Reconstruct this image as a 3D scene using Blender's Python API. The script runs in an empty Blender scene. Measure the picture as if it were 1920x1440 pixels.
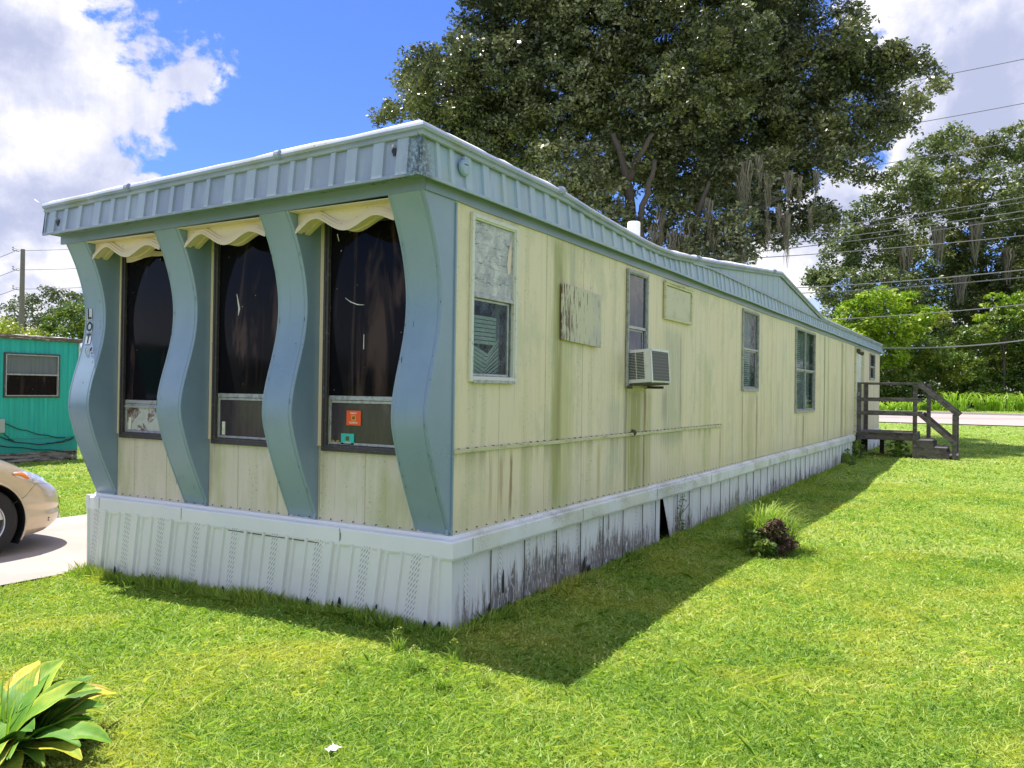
import bpy, bmesh, math, random
import numpy as np
from mathutils import Vector, Matrix
R_ = math.radians
rnd = random.Random(7)
rng = np.random.default_rng(11)
scene = bpy.context.scene
col = scene.collection

# ------------------------------------------------------------------ camera
CAM = np.array([-4.326, -2.969, 1.536]); FPX = 1555.55
_yaw, _pitch, _roll = R_(30.384), R_(0.4606), R_(0.85)
FW = np.array([math.cos(_pitch)*math.cos(_yaw), math.cos(_pitch)*math.sin(_yaw), math.sin(_pitch)])
_r0 = np.array([math.sin(_yaw), -math.cos(_yaw), 0.0]); _u0 = np.cross(_r0, FW)
RT = _r0*math.cos(_roll)+_u0*math.sin(_roll); UP = -_r0*math.sin(_roll)+_u0*math.cos(_roll)
cam = bpy.data.cameras.new('camera'); cam.sensor_width = 36; cam.lens = FPX/1920*36
cam.clip_start = .05; cam.clip_end = 3000
co = bpy.data.objects.new('camera', cam); col.objects.link(co)
m = Matrix.Identity(4)
for i in range(3):
    m[i][0], m[i][1], m[i][2], m[i][3] = RT[i], UP[i], -FW[i], CAM[i]
co.matrix_world = m
scene.camera = co
def at(px, py, d):
    """point seen at full-size photo pixel (px,py) at depth d metres"""
    return CAM + FW*d + RT*((px-960)/FPX*d) - UP*((py-720)/FPX*d)

# ------------------------------------------------------------------ light
SUN = Vector((-.06, .95, 3.07)).normalized()
EL = math.asin(SUN.z); AZ = math.atan2(SUN.x, SUN.y)
world = bpy.data.worlds.new('World'); scene.world = world; world.use_nodes = True
sl = bpy.data.lights.new('sun', 'SUN'); sl.energy = 3.8; sl.angle = R_(.55); sl.color = (1, .95, .87)
so = bpy.data.objects.new('sun', sl); col.objects.link(so)
so.rotation_euler = SUN.to_track_quat('Z', 'Y').to_euler(); so.location = (0, 10, 30)
scene.view_settings.view_transform = 'Standard'; scene.view_settings.look = 'None'
scene.view_settings.exposure = 1.05; scene.view_settings.gamma = 1
scene.cycles.max_bounces = 8; scene.cycles.transparent_max_bounces = 12

def lin(r, g, b):
    f = lambda c: (c/255/12.92 if c/255 <= .04045 else ((c/255+.055)/1.055)**2.4)
    return (f(r), f(g), f(b), 1)

class NT:
    def __init__(s, tree): s.t = tree; s.n = tree.nodes; s.l = tree.links
    def new(s, typ, **kw):
        n = s.n.new(typ)
        for k, v in kw.items(): setattr(n, k, v)
        return n
    def put(s, sock, v):
        if isinstance(v, bpy.types.NodeSocket): s.l.new(v, sock)
        else:
            if isinstance(v, (tuple, list)) and sock.type == 'RGBA' and len(v) == 3: v = tuple(v)+(1,)
            sock.default_value = v
    def math(s, op, a, b=0, c=None, clamp=False):
        n = s.new('ShaderNodeMath', operation=op, use_clamp=clamp); s.put(n.inputs[0], a); s.put(n.inputs[1], b)
        if c is not None: s.put(n.inputs[2], c)
        return n.outputs[0]
    def vmath(s, op, a, b=(0,0,0)):
        n = s.new('ShaderNodeVectorMath', operation=op); s.put(n.inputs[0], a); s.put(n.inputs[1], b)
        return n.outputs['Value'] if op in ('DOT_PRODUCT', 'LENGTH', 'DISTANCE') else n.outputs[0]
    def mix(s, f, a, b, mode='MIX'):
        n = s.new('ShaderNodeMix', data_type='RGBA', blend_type=mode)
        s.put(n.inputs[0], f); s.put(n.inputs[6], a); s.put(n.inputs[7], b); return n.outputs[2]
    def noise(s, vec, scale=5, detail=4, rough=.55, dist=0):
        n = s.new('ShaderNodeTexNoise'); s.l.new(vec, n.inputs['Vector'])
        n.inputs['Scale'].default_value = scale; n.inputs['Detail'].default_value = detail
        n.inputs['Roughness'].default_value = rough; n.inputs['Distortion'].default_value = dist
        return n.outputs['Fac']
    def ss(s, v, lo, hi, a=0, b=1):
        n = s.new('ShaderNodeMapRange', interpolation_type='SMOOTHSTEP'); s.put(n.inputs[0], v)
        n.inputs[1].default_value = lo; n.inputs[2].default_value = hi
        n.inputs[3].default_value = a; n.inputs[4].default_value = b; return n.outputs[0]
    def ramp(s, f, stops):
        n = s.new('ShaderNodeValToRGB'); s.put(n.inputs[0], f); e = n.color_ramp.elements
        while len(e) < len(stops): e.new(.5)
        for q, (p, c) in zip(e, stops): q.position = p; q.color = tuple(c[:3])+(1,)
        return n.outputs[0]
    def obj(s): return s.new('ShaderNodeTexCoord').outputs['Object']
    def sc(s, vec, x, y, z): return s.vmath('MULTIPLY', vec, (x, y, z))
    def xyz(s, vec):
        n = s.new('ShaderNodeSeparateXYZ'); s.l.new(vec, n.inputs[0]); return n.outputs
    def bump(s, h, strength=.3, dist=.01):
        n = s.new('ShaderNodeBump'); s.put(n.inputs['Height'], h)
        n.inputs['Strength'].default_value = strength; n.inputs['Distance'].default_value = dist
        return n.outputs[0]

def mat(name, fn=None, color=(.5,.5,.5), rough=.6, metal=0, **kw):
    m = bpy.data.materials.new(name); m.use_nodes = True
    t = NT(m.node_tree); b = t.n['Principled BSDF']
    b.inputs['Roughness'].default_value = rough; b.inputs['Metallic'].default_value = metal
    b.inputs['Base Color'].default_value = tuple(color[:3])+(1,)
    for k, v in kw.items(): b.inputs[k].default_value = v
    if fn:
        o = fn(t) or {}
        for k, v in o.items(): t.put(b.inputs[k], v)
    return m

# ---- world: daylight sky with cumulus clouds, by direction
def build_world():
    t = NT(world.node_tree); bg = t.n['Background']; bg.inputs['Strength'].default_value = .125
    sky = t.new('ShaderNodeTexSky', sky_type='NISHITA'); sky.sun_disc = False
    sky.sun_elevation = EL; sky.sun_rotation = AZ; sky.altitude = 0; sky.air_density = 1.0; sky.dust_density = .4; sky.ozone_density = 3
    d = t.new('ShaderNodeTexCoord').outputs['Generated']
    z = t.xyz(d)[2]
    skyc = t.mix(1, sky.outputs[0], (.36, .48, .86), 'MULTIPLY')
    def dirn(px, py):
        v = FW + RT*((px-960)/FPX) - UP*((py-720)/FPX); return tuple(v/np.linalg.norm(v))
    B = None
    for px, py, r in [(-20,30,195),(80,60,65),(0,300,230),(100,330,140),(190,350,90),(270,375,60),(40,560,90),
                      (1850,20,190),(1930,250,190),(1800,330,120),(1750,90,100),(1500,480,90),(1600,420,100),(1330,560,80),
                      (2500,100,500),(2400,700,500),(-700,300,500),(-600,-700,600)]:
        v = t.math('DIVIDE', t.vmath('DISTANCE', d, dirn(px, py)), r/FPX)
        v = t.math('SUBTRACT', 1, v)
        B = v if B is None else t.math('MAXIMUM', B, v)
    n1 = t.noise(t.sc(d, 1, 1, 1.5), 5.5, 12, .6, .25)
    n2 = t.noise(t.vmath('ADD', d, (3.1, 1.2, .5)), 3.2, 8, .6, .6)
    Bc = t.math('MINIMUM', t.math('MAXIMUM', B, -.9), .6)
    n0 = t.noise(t.vmath('ADD', t.sc(d, 1, 1, 1.3), (7.3, .2, 4.1)), 7.0, 3, .5, .2)
    nn = t.math('ADD', t.math('MULTIPLY', t.math('SUBTRACT', n0, .5), 1.1), t.math('MULTIPLY', t.math('SUBTRACT', n1, .5), 1.9))
    nn = t.math('ADD', nn, t.math('MULTIPLY', t.math('SUBTRACT', t.noise(d, 26, 8, .65, .3), .5), .55))
    dens = t.math('ADD', Bc, nn)
    # extra clouds added in the rest of the sky, unseen, for more ambient light
    up = t.ss(t.noise(t.sc(d, 1, 1, 2), 2.3, 8, .6, .3), .46, .58)
    unseen_sky = t.ss(t.vmath('DOT_PRODUCT', d, tuple(FW)), .72, .6)
    mask = t.math('MAXIMUM', t.ss(dens, .0, .17), t.math('MULTIPLY', up, unseen_sky))
    hz = t.math('MULTIPLY', t.ss(z, .20, .02), t.ss(n2, .40, .62))
    mask = t.math('MAXIMUM', mask, t.math('MULTIPLY', hz, .75))
    shade = t.math('ADD', t.math('MULTIPLY', n2, .7), t.math('MULTIPLY', t.noise(d, 9, 8, .65), .3))
    shade = t.math('SUBTRACT', t.math('ADD', shade, .03), t.math('MULTIPLY', t.ss(dens, .25, .95), .13))
    for px, py, r, k in ((1860, 220, 330, .07), (30, 420, 110, .06), (60, 120, 110, .05)):
        shade = t.math('SUBTRACT', shade, t.math('MULTIPLY', t.ss(t.vmath('DISTANCE', d, dirn(px, py)), r/FPX, r*.3/FPX), k))
    cc = t.ramp(t.ss(shade, .34, .58), [(0, (2.1, 2.3, 3.2)), (.5, (3.1, 3.2, 3.9)), (1, (4.6, 4.5, 4.6))])
    cc = t.mix(unseen_sky, cc, t.mix(1, cc, (1.2,1.18,1.15), 'MULTIPLY'))   # unseen clouds brightened to put more fill light on shaded faces
    t.put(bg.inputs['Color'], t.mix(mask, skyc, cc))
build_world()

# ------------------------------------------------------------------ helpers
def tag(o, label=None, cat=None, group=None, kind=None):
    for k, v in (('label', label), ('category', cat), ('group', group), ('kind', kind)):
        if v: o[k] = v
    return o
def thing(name, label, cat, loc=(0,0,0), group=None):
    o = bpy.data.objects.new(name, None); o.empty_display_size = .2; o.location = loc; col.objects.link(o)
    bpy.context.view_layer.update()
    return tag(o, label, cat, group)
def link(name, me, m, parent=None, smooth=False, bevel=0):
    o = bpy.data.objects.new(name, me); col.objects.link(o)
    for q in (m if isinstance(m, (list, tuple)) else [m]): me.materials.append(q)
    if smooth:
        me.polygons.foreach_set('use_smooth', [True]*len(me.polygons))
    if parent:
        o.parent = parent
        inv = Matrix.Identity(4); p = parent
        while p is not None:
            if p.type == 'EMPTY': inv = Matrix.Translation(-Vector(p.location)) @ inv
            p = p.parent
        if parent.type == 'EMPTY': o.matrix_parent_inverse = inv
    if bevel:
        b = o.modifiers.new('bevel', 'BEVEL'); b.width = bevel; b.segments = 2; b.limit_method = 'ANGLE'; b.angle_limit = R_(40)
    return o
class MB:
    def __init__(s): s.v = []; s.f = []; s.mi = []
    def add(s, vs, fs, mi=0):
        k = len(s.v); s.v += [tuple(map(float, p)) for p in vs]; s.f += [tuple(i+k for i in f) for f in fs]; s.mi += [mi]*len(fs); return s
    def box(s, x0, x1, y0, y1, z0, z1, mi=0, T=None):
        vs = [(x, y, z) for x in (x0, x1) for y in (y0, y1) for z in (z0, z1)]
        if T is not None: vs = [tuple(T @ Vector(v)) for v in vs]
        return s.add(vs, [(0,1,3,2),(4,6,7,5),(0,4,5,1),(2,3,7,6),(0,2,6,4),(1,5,7,3)], mi)
    def beam(s, a, b, w, h, up=(0,0,1), mi=0):
        a, b = Vector(a), Vector(b); d = (b-a).normalized(); u = Vector(up); r = d.cross(u).normalized(); u = r.cross(d)
        vs = [p + r*i*w/2 + u*j*h/2 for p in (a, b) for i, j in ((-1,-1),(1,-1),(1,1),(-1,1))]
        return s.add(vs, [(0,1,2,3),(7,6,5,4),(0,4,5,1),(1,5,6,2),(2,6,7,3),(3,7,4,0)], mi)
    def tube(s, pts, r, n=8, mi=0, cap=True):
        pts = [Vector(p) for p in pts]; rs = r if isinstance(r, (list, tuple)) else [r]*len(pts); k = len(s.v); ref = None
        for i, p in enumerate(pts):
            d = (pts[min(i+1, len(pts)-1)]-pts[max(i-1, 0)]).normalized()
            if ref is None: ref = d.orthogonal().normalized()
            ref = (ref - d*ref.dot(d)).normalized(); q = d.cross(ref)
            for j in range(n):
                a = 2*math.pi*j/n; s.v.append(tuple(p+(ref*math.cos(a)+q*math.sin(a))*rs[i]))
        for i in range(len(pts)-1):
            for j in range(n):
                a, b = k+i*n+j, k+i*n+(j+1) % n; s.f.append((a, b, b+n, a+n)); s.mi.append(mi)
        if cap:
            s.f.append(tuple(k+j for j in range(n))[::-1]); s.mi.append(mi)
            s.f.append(tuple(k+(len(pts)-1)*n+j for j in range(n))); s.mi.append(mi)
        return s
    def grid(s, rows, mi=0, flip=False):
        k = len(s.v); h, w = len(rows), len(rows[0])
        for r in rows: s.v += [tuple(map(float, p)) for p in r]
        for i in range(h-1):
            for j in range(w-1):
                a = k+i*w+j; f = (a, a+1, a+w+1, a+w); s.f.append(f[::-1] if flip else f); s.mi.append(mi)
        return s
    def prism(s, outline, vec, mi=0):
        n = len(outline); o2 = [tuple(np.array(p)+np.array(vec)) for p in outline]
        return s.add(list(outline)+o2, [tuple(range(n))[::-1], tuple(range(n, 2*n))]+[(i, (i+1) % n, n+(i+1) % n, n+i) for i in range(n)], mi)
    def mesh(s, name):
        me = bpy.data.meshes.new(name); me.from_pydata(s.v, [], s.f)
        me.polygons.foreach_set('material_index', s.mi); me.update(); return me
    def build(s, name, m, parent=None, smooth=False, bevel=0, norm=True):
        me = s.mesh(name)
        if norm:
            bm = bmesh.new(); bm.from_mesh(me); bmesh.ops.recalc_face_normals(bm, faces=bm.faces); bm.to_mesh(me); bm.free()
        return link(name, me, m, parent, smooth, bevel)
def npmesh(name, V, quads, m, parent=None):
    """V: (n,3); quads: (k,4) or (k,3)"""
    me = bpy.data.meshes.new(name); V = np.asarray(V, np.float32); Q = np.asarray(quads, np.int32); n = Q.shape[1]
    me.vertices.add(len(V)); me.vertices.foreach_set('co', V.ravel())
    me.loops.add(Q.size); me.loops.foreach_set('vertex_index', Q.ravel())
    me.polygons.add(len(Q)); me.polygons.foreach_set('loop_start', np.arange(0, Q.size, n, dtype=np.int32))
    me.update(calc_edges=True); me.validate()
    return link(name, me, m, parent)
def sstep(x, a, b):
    t = np.clip((np.asarray(x, float)-a)/(b-a), 0, 1); return t*t*(3-2*t)
def gh(x, y):
    """ground height"""
    x = np.asarray(x, float); y = np.asarray(y, float)
    h = np.interp(x, [-100, 14.3, 17, 22, 29, 37, 44, 80, 3000], [0, 0, .08, .1, .56, .76, .96, 1.2, 1.2])
    return h - .075*sstep(y, .8, 3.7)*(1-sstep(x, 15, 25))

def lump(x, y):
    x = np.asarray(x, float); y = np.asarray(y, float)
    near = (1-sstep(np.hypot(x, y), 12, 20))*sstep(np.abs(y-5.2), 1.6, 2.4)
    return near*(.012*np.sin(x*1.7+y*.9)+.010*np.sin(y*2.3-x*1.1))*sstep(-y, .1, .8)
# ------------------------------------------------------------------ materials
def stained(t, base, warm, green, extra=None, lowamp=1.0):
    """vertical streaks of algae and dirt over painted sheet metal (x,z)"""
    o = t.obj(); X, Y, Z = t.xyz(o)
    st = t.noise(t.sc(o, 9, 9, .45), 1, 5, .6)
    fine = t.noise(t.sc(o, 60, 60, 2.2), 1, 3, .6)
    big = t.noise(t.sc(o, .9, .9, .5), 1, 4, .6)
    c = t.mix(t.ss(big, .35, .65), base, warm)
    c = t.mix(t.math('MULTIPLY', t.ss(st, .46, .70), .42*lowamp), c, green)
    c = t.mix(t.math('MULTIPLY', t.ss(fine, .58, .74), .45*lowamp), c, (.30,.29,.22))
    pt = t.noise(t.sc(o, 2.6, 2.6, 1.4), 1, 6, .7)
    c = t.mix(t.math('MULTIPLY', t.ss(pt, .50, .62), .45), c, (.50,.49,.33))
    sp = t.noise(o, 55, 3, .7)
    c = t.mix(t.math('MULTIPLY', t.math('MULTIPLY', t.ss(sp, .58, .68), t.ss(st, .46, .62)), .55), c, (.12,.11,.07))
    return o, X, Y, Z, c, st, fine, big
YEL = (.77, .645, .42)
def f_side(t):
    o, X, Y, Z, c, st, fine, big = stained(t, YEL, (.77,.66,.47), (.50,.47,.25), 1)
    wob = t.math('MULTIPLY', t.math('SUBTRACT', t.noise(t.sc(o, 4, 4, 1.3), 1, 4, .6), .5), .10)
    Xw = t.math('ADD', X, wob)
    G1, G2, BR, DK = (.25,.255,.065), (.42,.42,.16), (.22,.13,.05), (.10,.095,.075)
    bands = [ # x, halfwidth, z0, z1, colour, strength
      (1.43,.13,.6,2.75,G1,.85),(1.55,.28,.6,2.75,G2,.6),(1.70,.06,1.9,2.75,(.4,.39,.28),.6),(1.47,.05,1.0,2.6,BR,.4),
      (3.05,.30,.55,1.62,G1,.85),(2.83,.05,.6,2.1,DK,.6),(3.30,.045,.55,1.62,BR,.95),(3.40,.12,.6,1.6,(.42,.38,.15),.7),
      (.74,.03,.66,1.13,BR,.85),(.60,.04,.75,1.13,(.36,.22,.11),.6),(.47,.03,.75,1.1,(.36,.22,.11),.5),(.95,.10,.6,1.1,G2,.5),
      (2.25,.05,.55,1.15,(.47,.40,.16),.7),(2.6,.3,.9,1.5,(.43,.43,.33),.55),(4.1,.45,1.0,2.25,(.38,.38,.28),.55),(4.35,.03,1.2,2.2,DK,.5),(3.85,.12,1.3,1.6,DK,.35),
      (5.3,.2,.6,2.0,G2,.35),(6.88,.05,.6,1.58,BR,.6),(7.66,.07,.6,1.58,BR,.75),(7.3,.3,.6,1.55,(.46,.38,.18),.5),(10.95,.12,.6,1.24,BR,.7),(10.4,.1,.6,1.2,BR,.35),
      (12.95,.09,.6,2.75,(.13,.15,.04),.85),(13.4,.12,.6,2.75,G2,.8),(15.1,.18,.6,2.75,G1,.85),(15.6,.15,.6,2.75,G2,.8),(14.2,.1,.6,2.0,G2,.5),(18.4,.2,.7,2.75,G1,.6),
      (9.3,.05,.6,2.2,BR,.3),(5.86,.05,.6,1.1,BR,.4)]
    rag = t.ss(t.noise(t.sc(o, 30, 30, 1.1), 1, 5, .65), .28, .52)
    for i, (x, w, z0, z1, cc, s) in enumerate(bands):
        d = t.math('ABSOLUTE', t.math('SUBTRACT', Xw, x))
        mk = t.math('MULTIPLY', t.ss(d, w, w*.25), t.ss(Z, z0-.15, z0+.1))
        mk = t.math('MULTIPLY', mk, t.ss(Z, z1+.03, z1-.12))
        mk = t.math('MULTIPLY', t.math('MULTIPLY', mk, rag), s)
        c = t.mix(mk, c, cc)
    # panel seams, every 0.665 m, darkened with grime
    ph = t.math('ABSOLUTE', t.math('SUBTRACT', t.math('FRACT', t.math('DIVIDE', t.math('ADD', X, .1), .665)), .5))
    c = t.mix(t.math('MULTIPLY', t.ss(ph, .492, .4985), .5), c, (.2,.18,.08))
    # dirt under the belt rail and above the skirting
    un = t.math('MULTIPLY', t.math('MULTIPLY', t.ss(Z, .95, 1.13), t.ss(Z, 1.15, 1.13)), t.ss(X, 6.0, 5.8))
    c = t.mix(t.math('MULTIPLY', t.math('MULTIPLY', un, t.ss(st, .4, .6)), .5), c, (.3,.28,.14))
    lo = t.ss(Z, .85, .6)
    c = t.mix(t.math('MULTIPLY', lo, .35), c, (.45,.42,.27))
    sn = t.noise(t.sc(o, 300, 300, 4), 1, 2, .5)
    return {'Base Color': c, 'Roughness': t.ss(big, .2, .8, .42, .62), 'Normal': t.bump(t.math('ADD', big, t.math('MULTIPLY', sn, .06)), .35, .02)}
M = {}
M['side'] = mat('painted_siding', f_side, rough=.5)
def f_front(t):
    o, X, Y, Z, c, st, fine, big = stained(t, (.63,.55,.44), (.67,.60,.50), (.44,.43,.25), lowamp=.9)
    g = t.math('MULTIPLY', t.ss(t.noise(t.sc(o, 3, 3, 1), 1, 4, .6), .5, .7), t.ss(Z, 1.15, .9))
    c = t.mix(t.math('MULTIPLY', g, .5), c, (.36,.38,.15))
    ph = t.math('ABSOLUTE', t.math('SUBTRACT', t.math('FRACT', t.math('DIVIDE', t.math('ADD', Y, .12), .41)), .5))
    c = t.mix(t.math('MULTIPLY', t.ss(ph, .488, .497), .5), c, (.2,.18,.1))
    return {'Base Color': c, 'Normal': t.bump(big, .3, .02)}
M['front'] = mat('front_siding', f_front, rough=.5)
def f_fin(t):
    o = t.obj(); big = t.noise(o, 1.3, 5, .6); fine = t.noise(o, 40, 4, .6); blist = t.noise(o, 9, 2, .5)
    c = t.mix(t.ss(big, .35, .65), (.20,.280,.37), (.24,.320,.415))
    c = t.mix(t.math('MULTIPLY', t.ss(fine, .66, .72), .35), c, (.30,.38,.42))
    st = t.noise(t.sc(o, 20, 20, .8), 1, 4, .6)
    c = t.mix(t.math('MULTIPLY', t.ss(st, .6, .8), .3), c, (.12,.18,.17))
    ch = t.noise(o, 70, 2, .5)
    c = t.mix(t.math('MULTIPLY', t.ss(ch, .765, .79), .8), c, (.04,.05,.05))
    h = t.math('ADD', t.math('MULTIPLY', blist, .7), t.math('MULTIPLY', fine, .15))
    return {'Base Color': c, 'Roughness': t.ss(big, .3, .7, .26, .38), 'Normal': t.bump(h, .25, .006)}
M['fin'] = mat('blue_paint', f_fin, rough=.3)
def f_fascia(t, light=False):
    o = t.obj(); X, Y, Z = t.xyz(o)
    big = t.noise(o, 1.1, 5, .6); pat = t.noise(t.sc(o, 12, 12, 2.0), 1, 5, .6)
    c = t.mix(t.ss(big, .35, .65), (.245,.285,.40), (.295,.335,.45))
    c = t.mix(t.math('MULTIPLY', t.ss(pat, .45, .7), .35), c, (.43,.50,.60))
    side = t.math('MULTIPLY', t.ss(Y, .05, -.02), 1)
    sstr = t.noise(t.sc(o, 26, 26, 1.2), 1, 5, .65)
    c = t.mix(t.math('MULTIPLY', side, t.math('MULTIPLY', t.ss(sstr, .46, .58), .8)), c, (.16,.30,.42))
    c = t.mix(t.math('MULTIPLY', side, t.math('MULTIPLY', t.ss(t.noise(t.sc(o, 5, 5, 1), 1, 4, .6), .50, .62), .55)), c, (.27,.34,.22))
    c = t.mix(t.math('MULTIPLY', side, .38), c, (.44,.53,.66))
    cor = t.vmath('DISTANCE', t.sc(o, 1, 1, .35), (-.45, -.06, 2.83*.35))
    c = t.mix(t.math('MULTIPLY', t.ss(cor, .17, .02), t.ss(t.noise(o, 40, 4, .7), .36, .56)), c, (.08,.10,.11))
    sp = t.noise(o, 90, 2, .6)
    c = t.mix(t.ss(sp, .74, .78), c, (.62,.66,.70))
    if light: c = t.mix(.42, c, (.42,.49,.60))
    return {'Base Color': c, 'Roughness': .5, 'Normal': t.bump(big, .3, .01)}
M['fascia'] = mat('weathered_blue_metal', f_fascia)
M['batten'] = mat('faded_blue_batten', lambda t: f_fascia(t, True))
def f_frieze(t):
    o = t.obj(); big = t.noise(o, 1.2, 4, .6); st = t.noise(t.sc(o, 3, 3, 18), 1, 4, .6)
    c = t.mix(t.ss(big, .35, .65), (.195,.25,.36), (.23,.285,.40))
    c = t.mix(t.math('MULTIPLY', t.ss(st, .58, .75), .35), c, (.12,.17,.13))
    return {'Base Color': c, 'Roughness': .42}
M['frieze'] = mat('blue_trim_paint', f_frieze)
def f_gutter(t):
    o = t.obj(); big = t.noise(t.sc(o, 1, 1, 3), 2.0, 5, .6)
    c = t.mix(t.ss(big, .35, .6), (.25,.29,.41), (.34,.375,.49))
    c = t.mix(t.math('MULTIPLY', t.ss(t.noise(o, 1.3, 5, .7), .52, .66), .6), c, (.25,.27,.18))
    c = t.mix(t.ss(t.noise(o, 30, 4, .7), .66, .72), c, (.10,.10,.08))
    c = t.mix(t.ss(t.noise(t.sc(o, 1, 1, 2), 24, 4, .7), .67, .71), c, (.75,.77,.76))
    return {'Base Color': c, 'Roughness': .5}
M['gutter'] = mat('gutter_paint', f_gutter)
M['soffit'] = mat('soffit_metal', lambda t: {'Base Color': t.mix(t.ss(t.noise(t.sc(t.obj(), 2, 2, 8), 5, 5, .6), .56, .64), (.17,.25,.27), (.11,.12,.10))}, rough=.6)
M['rust'] = mat('rust', lambda t: {'Base Color': t.ramp(t.noise(t.obj(), 60, 4, .7), [(.3, (.05,.02,.01)), (.55, (.25,.11,.05)), (.75, (.35,.25,.18))])}, rough=.9)
def f_cream(t):
    o = t.obj(); n = t.noise(o, 2.5, 5, .6)
    c = t.mix(t.ss(n, .35, .7), (.76,.60,.44), (.70,.57,.46))
    c = t.mix(t.ss(t.noise(o, 45, 3, .6), .70, .74), c, (.2,.16,.1))
    return {'Base Color': c, 'Normal': t.bump(t.noise(o, 30, 3, .5), .15, .004)}
M['cream'] = mat('cream_board', f_cream, rough=.5)
def f_white(t, dirt=False):
    o = t.obj(); X, Y, Z = t.xyz(o); n = t.noise(o, 1.6, 5, .6)
    c = t.mix(t.ss(n, .3, .7), (.71,.71,.695), (.76,.76,.745))
    sp = t.noise(o, 38, 4, .7)
    c = t.mix(t.math('MULTIPLY', t.ss(sp, .70, .74), .6), c, (.2,.19,.17))
    side = t.ss(t.math('SUBTRACT', X, 0), 0.0, .12)
    # mildew on the long side: ragged vertical streaks growing up from the ground
    st = t.noise(t.sc(o, 24, 1, 1.6), 1, 6, .72); st2 = t.noise(t.sc(o, 1.3, 1, .3), 1, 3, .6); spk = t.noise(t.sc(o, 90, 1, 12), 1, 4, .7)
    st3 = t.noise(t.sc(o, 60, 1, 3.0), 1, 4, .7)
    low = t.ss(Z, .56, .0)
    a = t.math('ADD', t.math('ADD', t.math('MULTIPLY', low, .34), t.math('MULTIPLY', st2, .42)), t.math('ADD', t.math('MULTIPLY', st, .80), t.math('MULTIPLY', st3, .42)))
    hv = t.math('MULTIPLY', t.ss(X, .15, 1.0), t.ss(X, 3.6, 2.2))
    a = t.math('ADD', a, t.math('MULTIPLY', hv, .10))
    mk = t.math('MULTIPLY', t.math('MULTIPLY', t.ss(a, 1.07, 1.15), t.ss(spk, .38, .50)), side)
    brown = t.mix(t.ss(t.noise(t.sc(o, 5, 1, 3), 2, 4, .6), .42, .6), (.05,.046,.042), (.17,.115,.085))
    c = t.mix(t.math('MULTIPLY', mk, .95), c, brown)
    haze = t.math('MULTIPLY', t.math('MULTIPLY', t.ss(a, .95, 1.15), .22), side)
    c = t.mix(haze, c, (.42,.38,.36))
    # scuffs near the ground on the front
    fr = t.math('MULTIPLY', t.math('SUBTRACT', 1, side), t.ss(Z, .12, -.05))
    c = t.mix(t.math('MULTIPLY', fr, t.ss(t.noise(t.sc(o, 12, 12, 2), 1, 5, .7), .45, .62)), c, (.22,.22,.17))
    return o, X, Y, Z, c
def f_skirt(t):
    o, X, Y, Z, c = f_white(t)
    # punched vent slots: strips every 0.415 m on the front (sheared with the panels)
    ys = t.math('ADD', t.math('SUBTRACT', Y, t.math('MULTIPLY', t.math('SUBTRACT', .465, Z), .15)), 0)
    f1 = t.math('FRACT', t.math('ADD', t.math('DIVIDE', ys, .4165), -.517+.5))
    f2 = t.math('FRACT', t.math('ADD', t.math('DIVIDE', X, .4165), .12))
    side = t.ss(X, -.01, .0)
    def slots(f, co):
        inn = t.ss(t.math('ABSOLUTE', t.math('SUBTRACT', f, .5)), .095, .080)
        u = t.math('MULTIPLY', co, 46); v = t.math('MULTIPLY', Z, 28)
        d1 = t.math('FRACT', t.math('ADD', v, t.math('MULTIPLY', u, .9)))
        d2 = t.math('FRACT', u)
        s = t.math('MULTIPLY', t.ss(t.math('ABSOLUTE', t.math('SUBTRACT', d1, .5)), .22, .12), t.ss(t.math('ABSOLUTE', t.math('SUBTRACT', d2, .5)), .40, .30))
        return t.math('MULTIPLY', s, inn)
    s = t.math('ADD', t.math('MULTIPLY', slots(f1, ys), t.math('SUBTRACT', 1, side)), t.math('MULTIPLY', t.math('MULTIPLY', slots(f2, X), side), .6))
    c = t.mix(t.math('MULTIPLY', s, .62), c, (.10,.11,.12))
    return {'Base Color': c, 'Roughness': .45, 'Normal': t.bump(t.math('MULTIPLY', s, -1), .6, .003)}
M['skirt'] = mat('vinyl_skirting', f_skirt)

def f_band(t):
    o = t.obj(); X, Y, Z = t.xyz(o); n = t.noise(o, 1.6, 5, .6)
    c = t.mix(t.ss(n, .3, .7), (.72,.73,.73), (.78,.78,.77))
    side = t.ss(X, .0, .2)
    d = t.ss(t.math('ADD', t.math('MULTIPLY', t.noise(t.sc(o, 2.2, 1, 3), 1, 5, .6), .6), t.math('MULTIPLY', t.noise(o, 60, 4, .75), .5)), .52, .66)
    c = t.mix(t.math('MULTIPLY', t.math('MULTIPLY', d, side), .6), c, (.25,.23,.19))
    c = t.mix(t.math('MULTIPLY', t.math('MULTIPLY', t.ss(t.noise(t.sc(o, 1, 1, 1), 1.1, 4, .6), .45, .6), side), .4), c, (.55,.54,.38))
    sp = t.noise(o, 45, 3, .7)
    c = t.mix(t.math('MULTIPLY', t.ss(sp, .72, .75), .7), c, (.2,.19,.17))
    return {'Base Color': c, 'Roughness': .42, 'Normal': t.bump(n, .3, .01)}
M['band'] = mat('white_band', f_band)
M['roof'] = mat('roof_coating', lambda t: {'Base Color': t.mix(t.ss(t.noise(t.obj(), 14, 5, .7), .6, .72), (.80,.79,.76), (.35,.34,.30)), 'Normal': t.bump(t.noise(t.obj(), 6, 4, .6), .6, .03)}, rough=.7)
M['dark'] = mat('dark_interior', color=(.012,.011,.012), rough=.9)
M['brownframe'] = mat('brown_window_frame', lambda t: {'Base Color': t.mix(t.ss(t.noise(t.obj(), 30, 5, .7), .55, .72), (.055,.047,.050), (.16,.14,.14))}, rough=.5)
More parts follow.
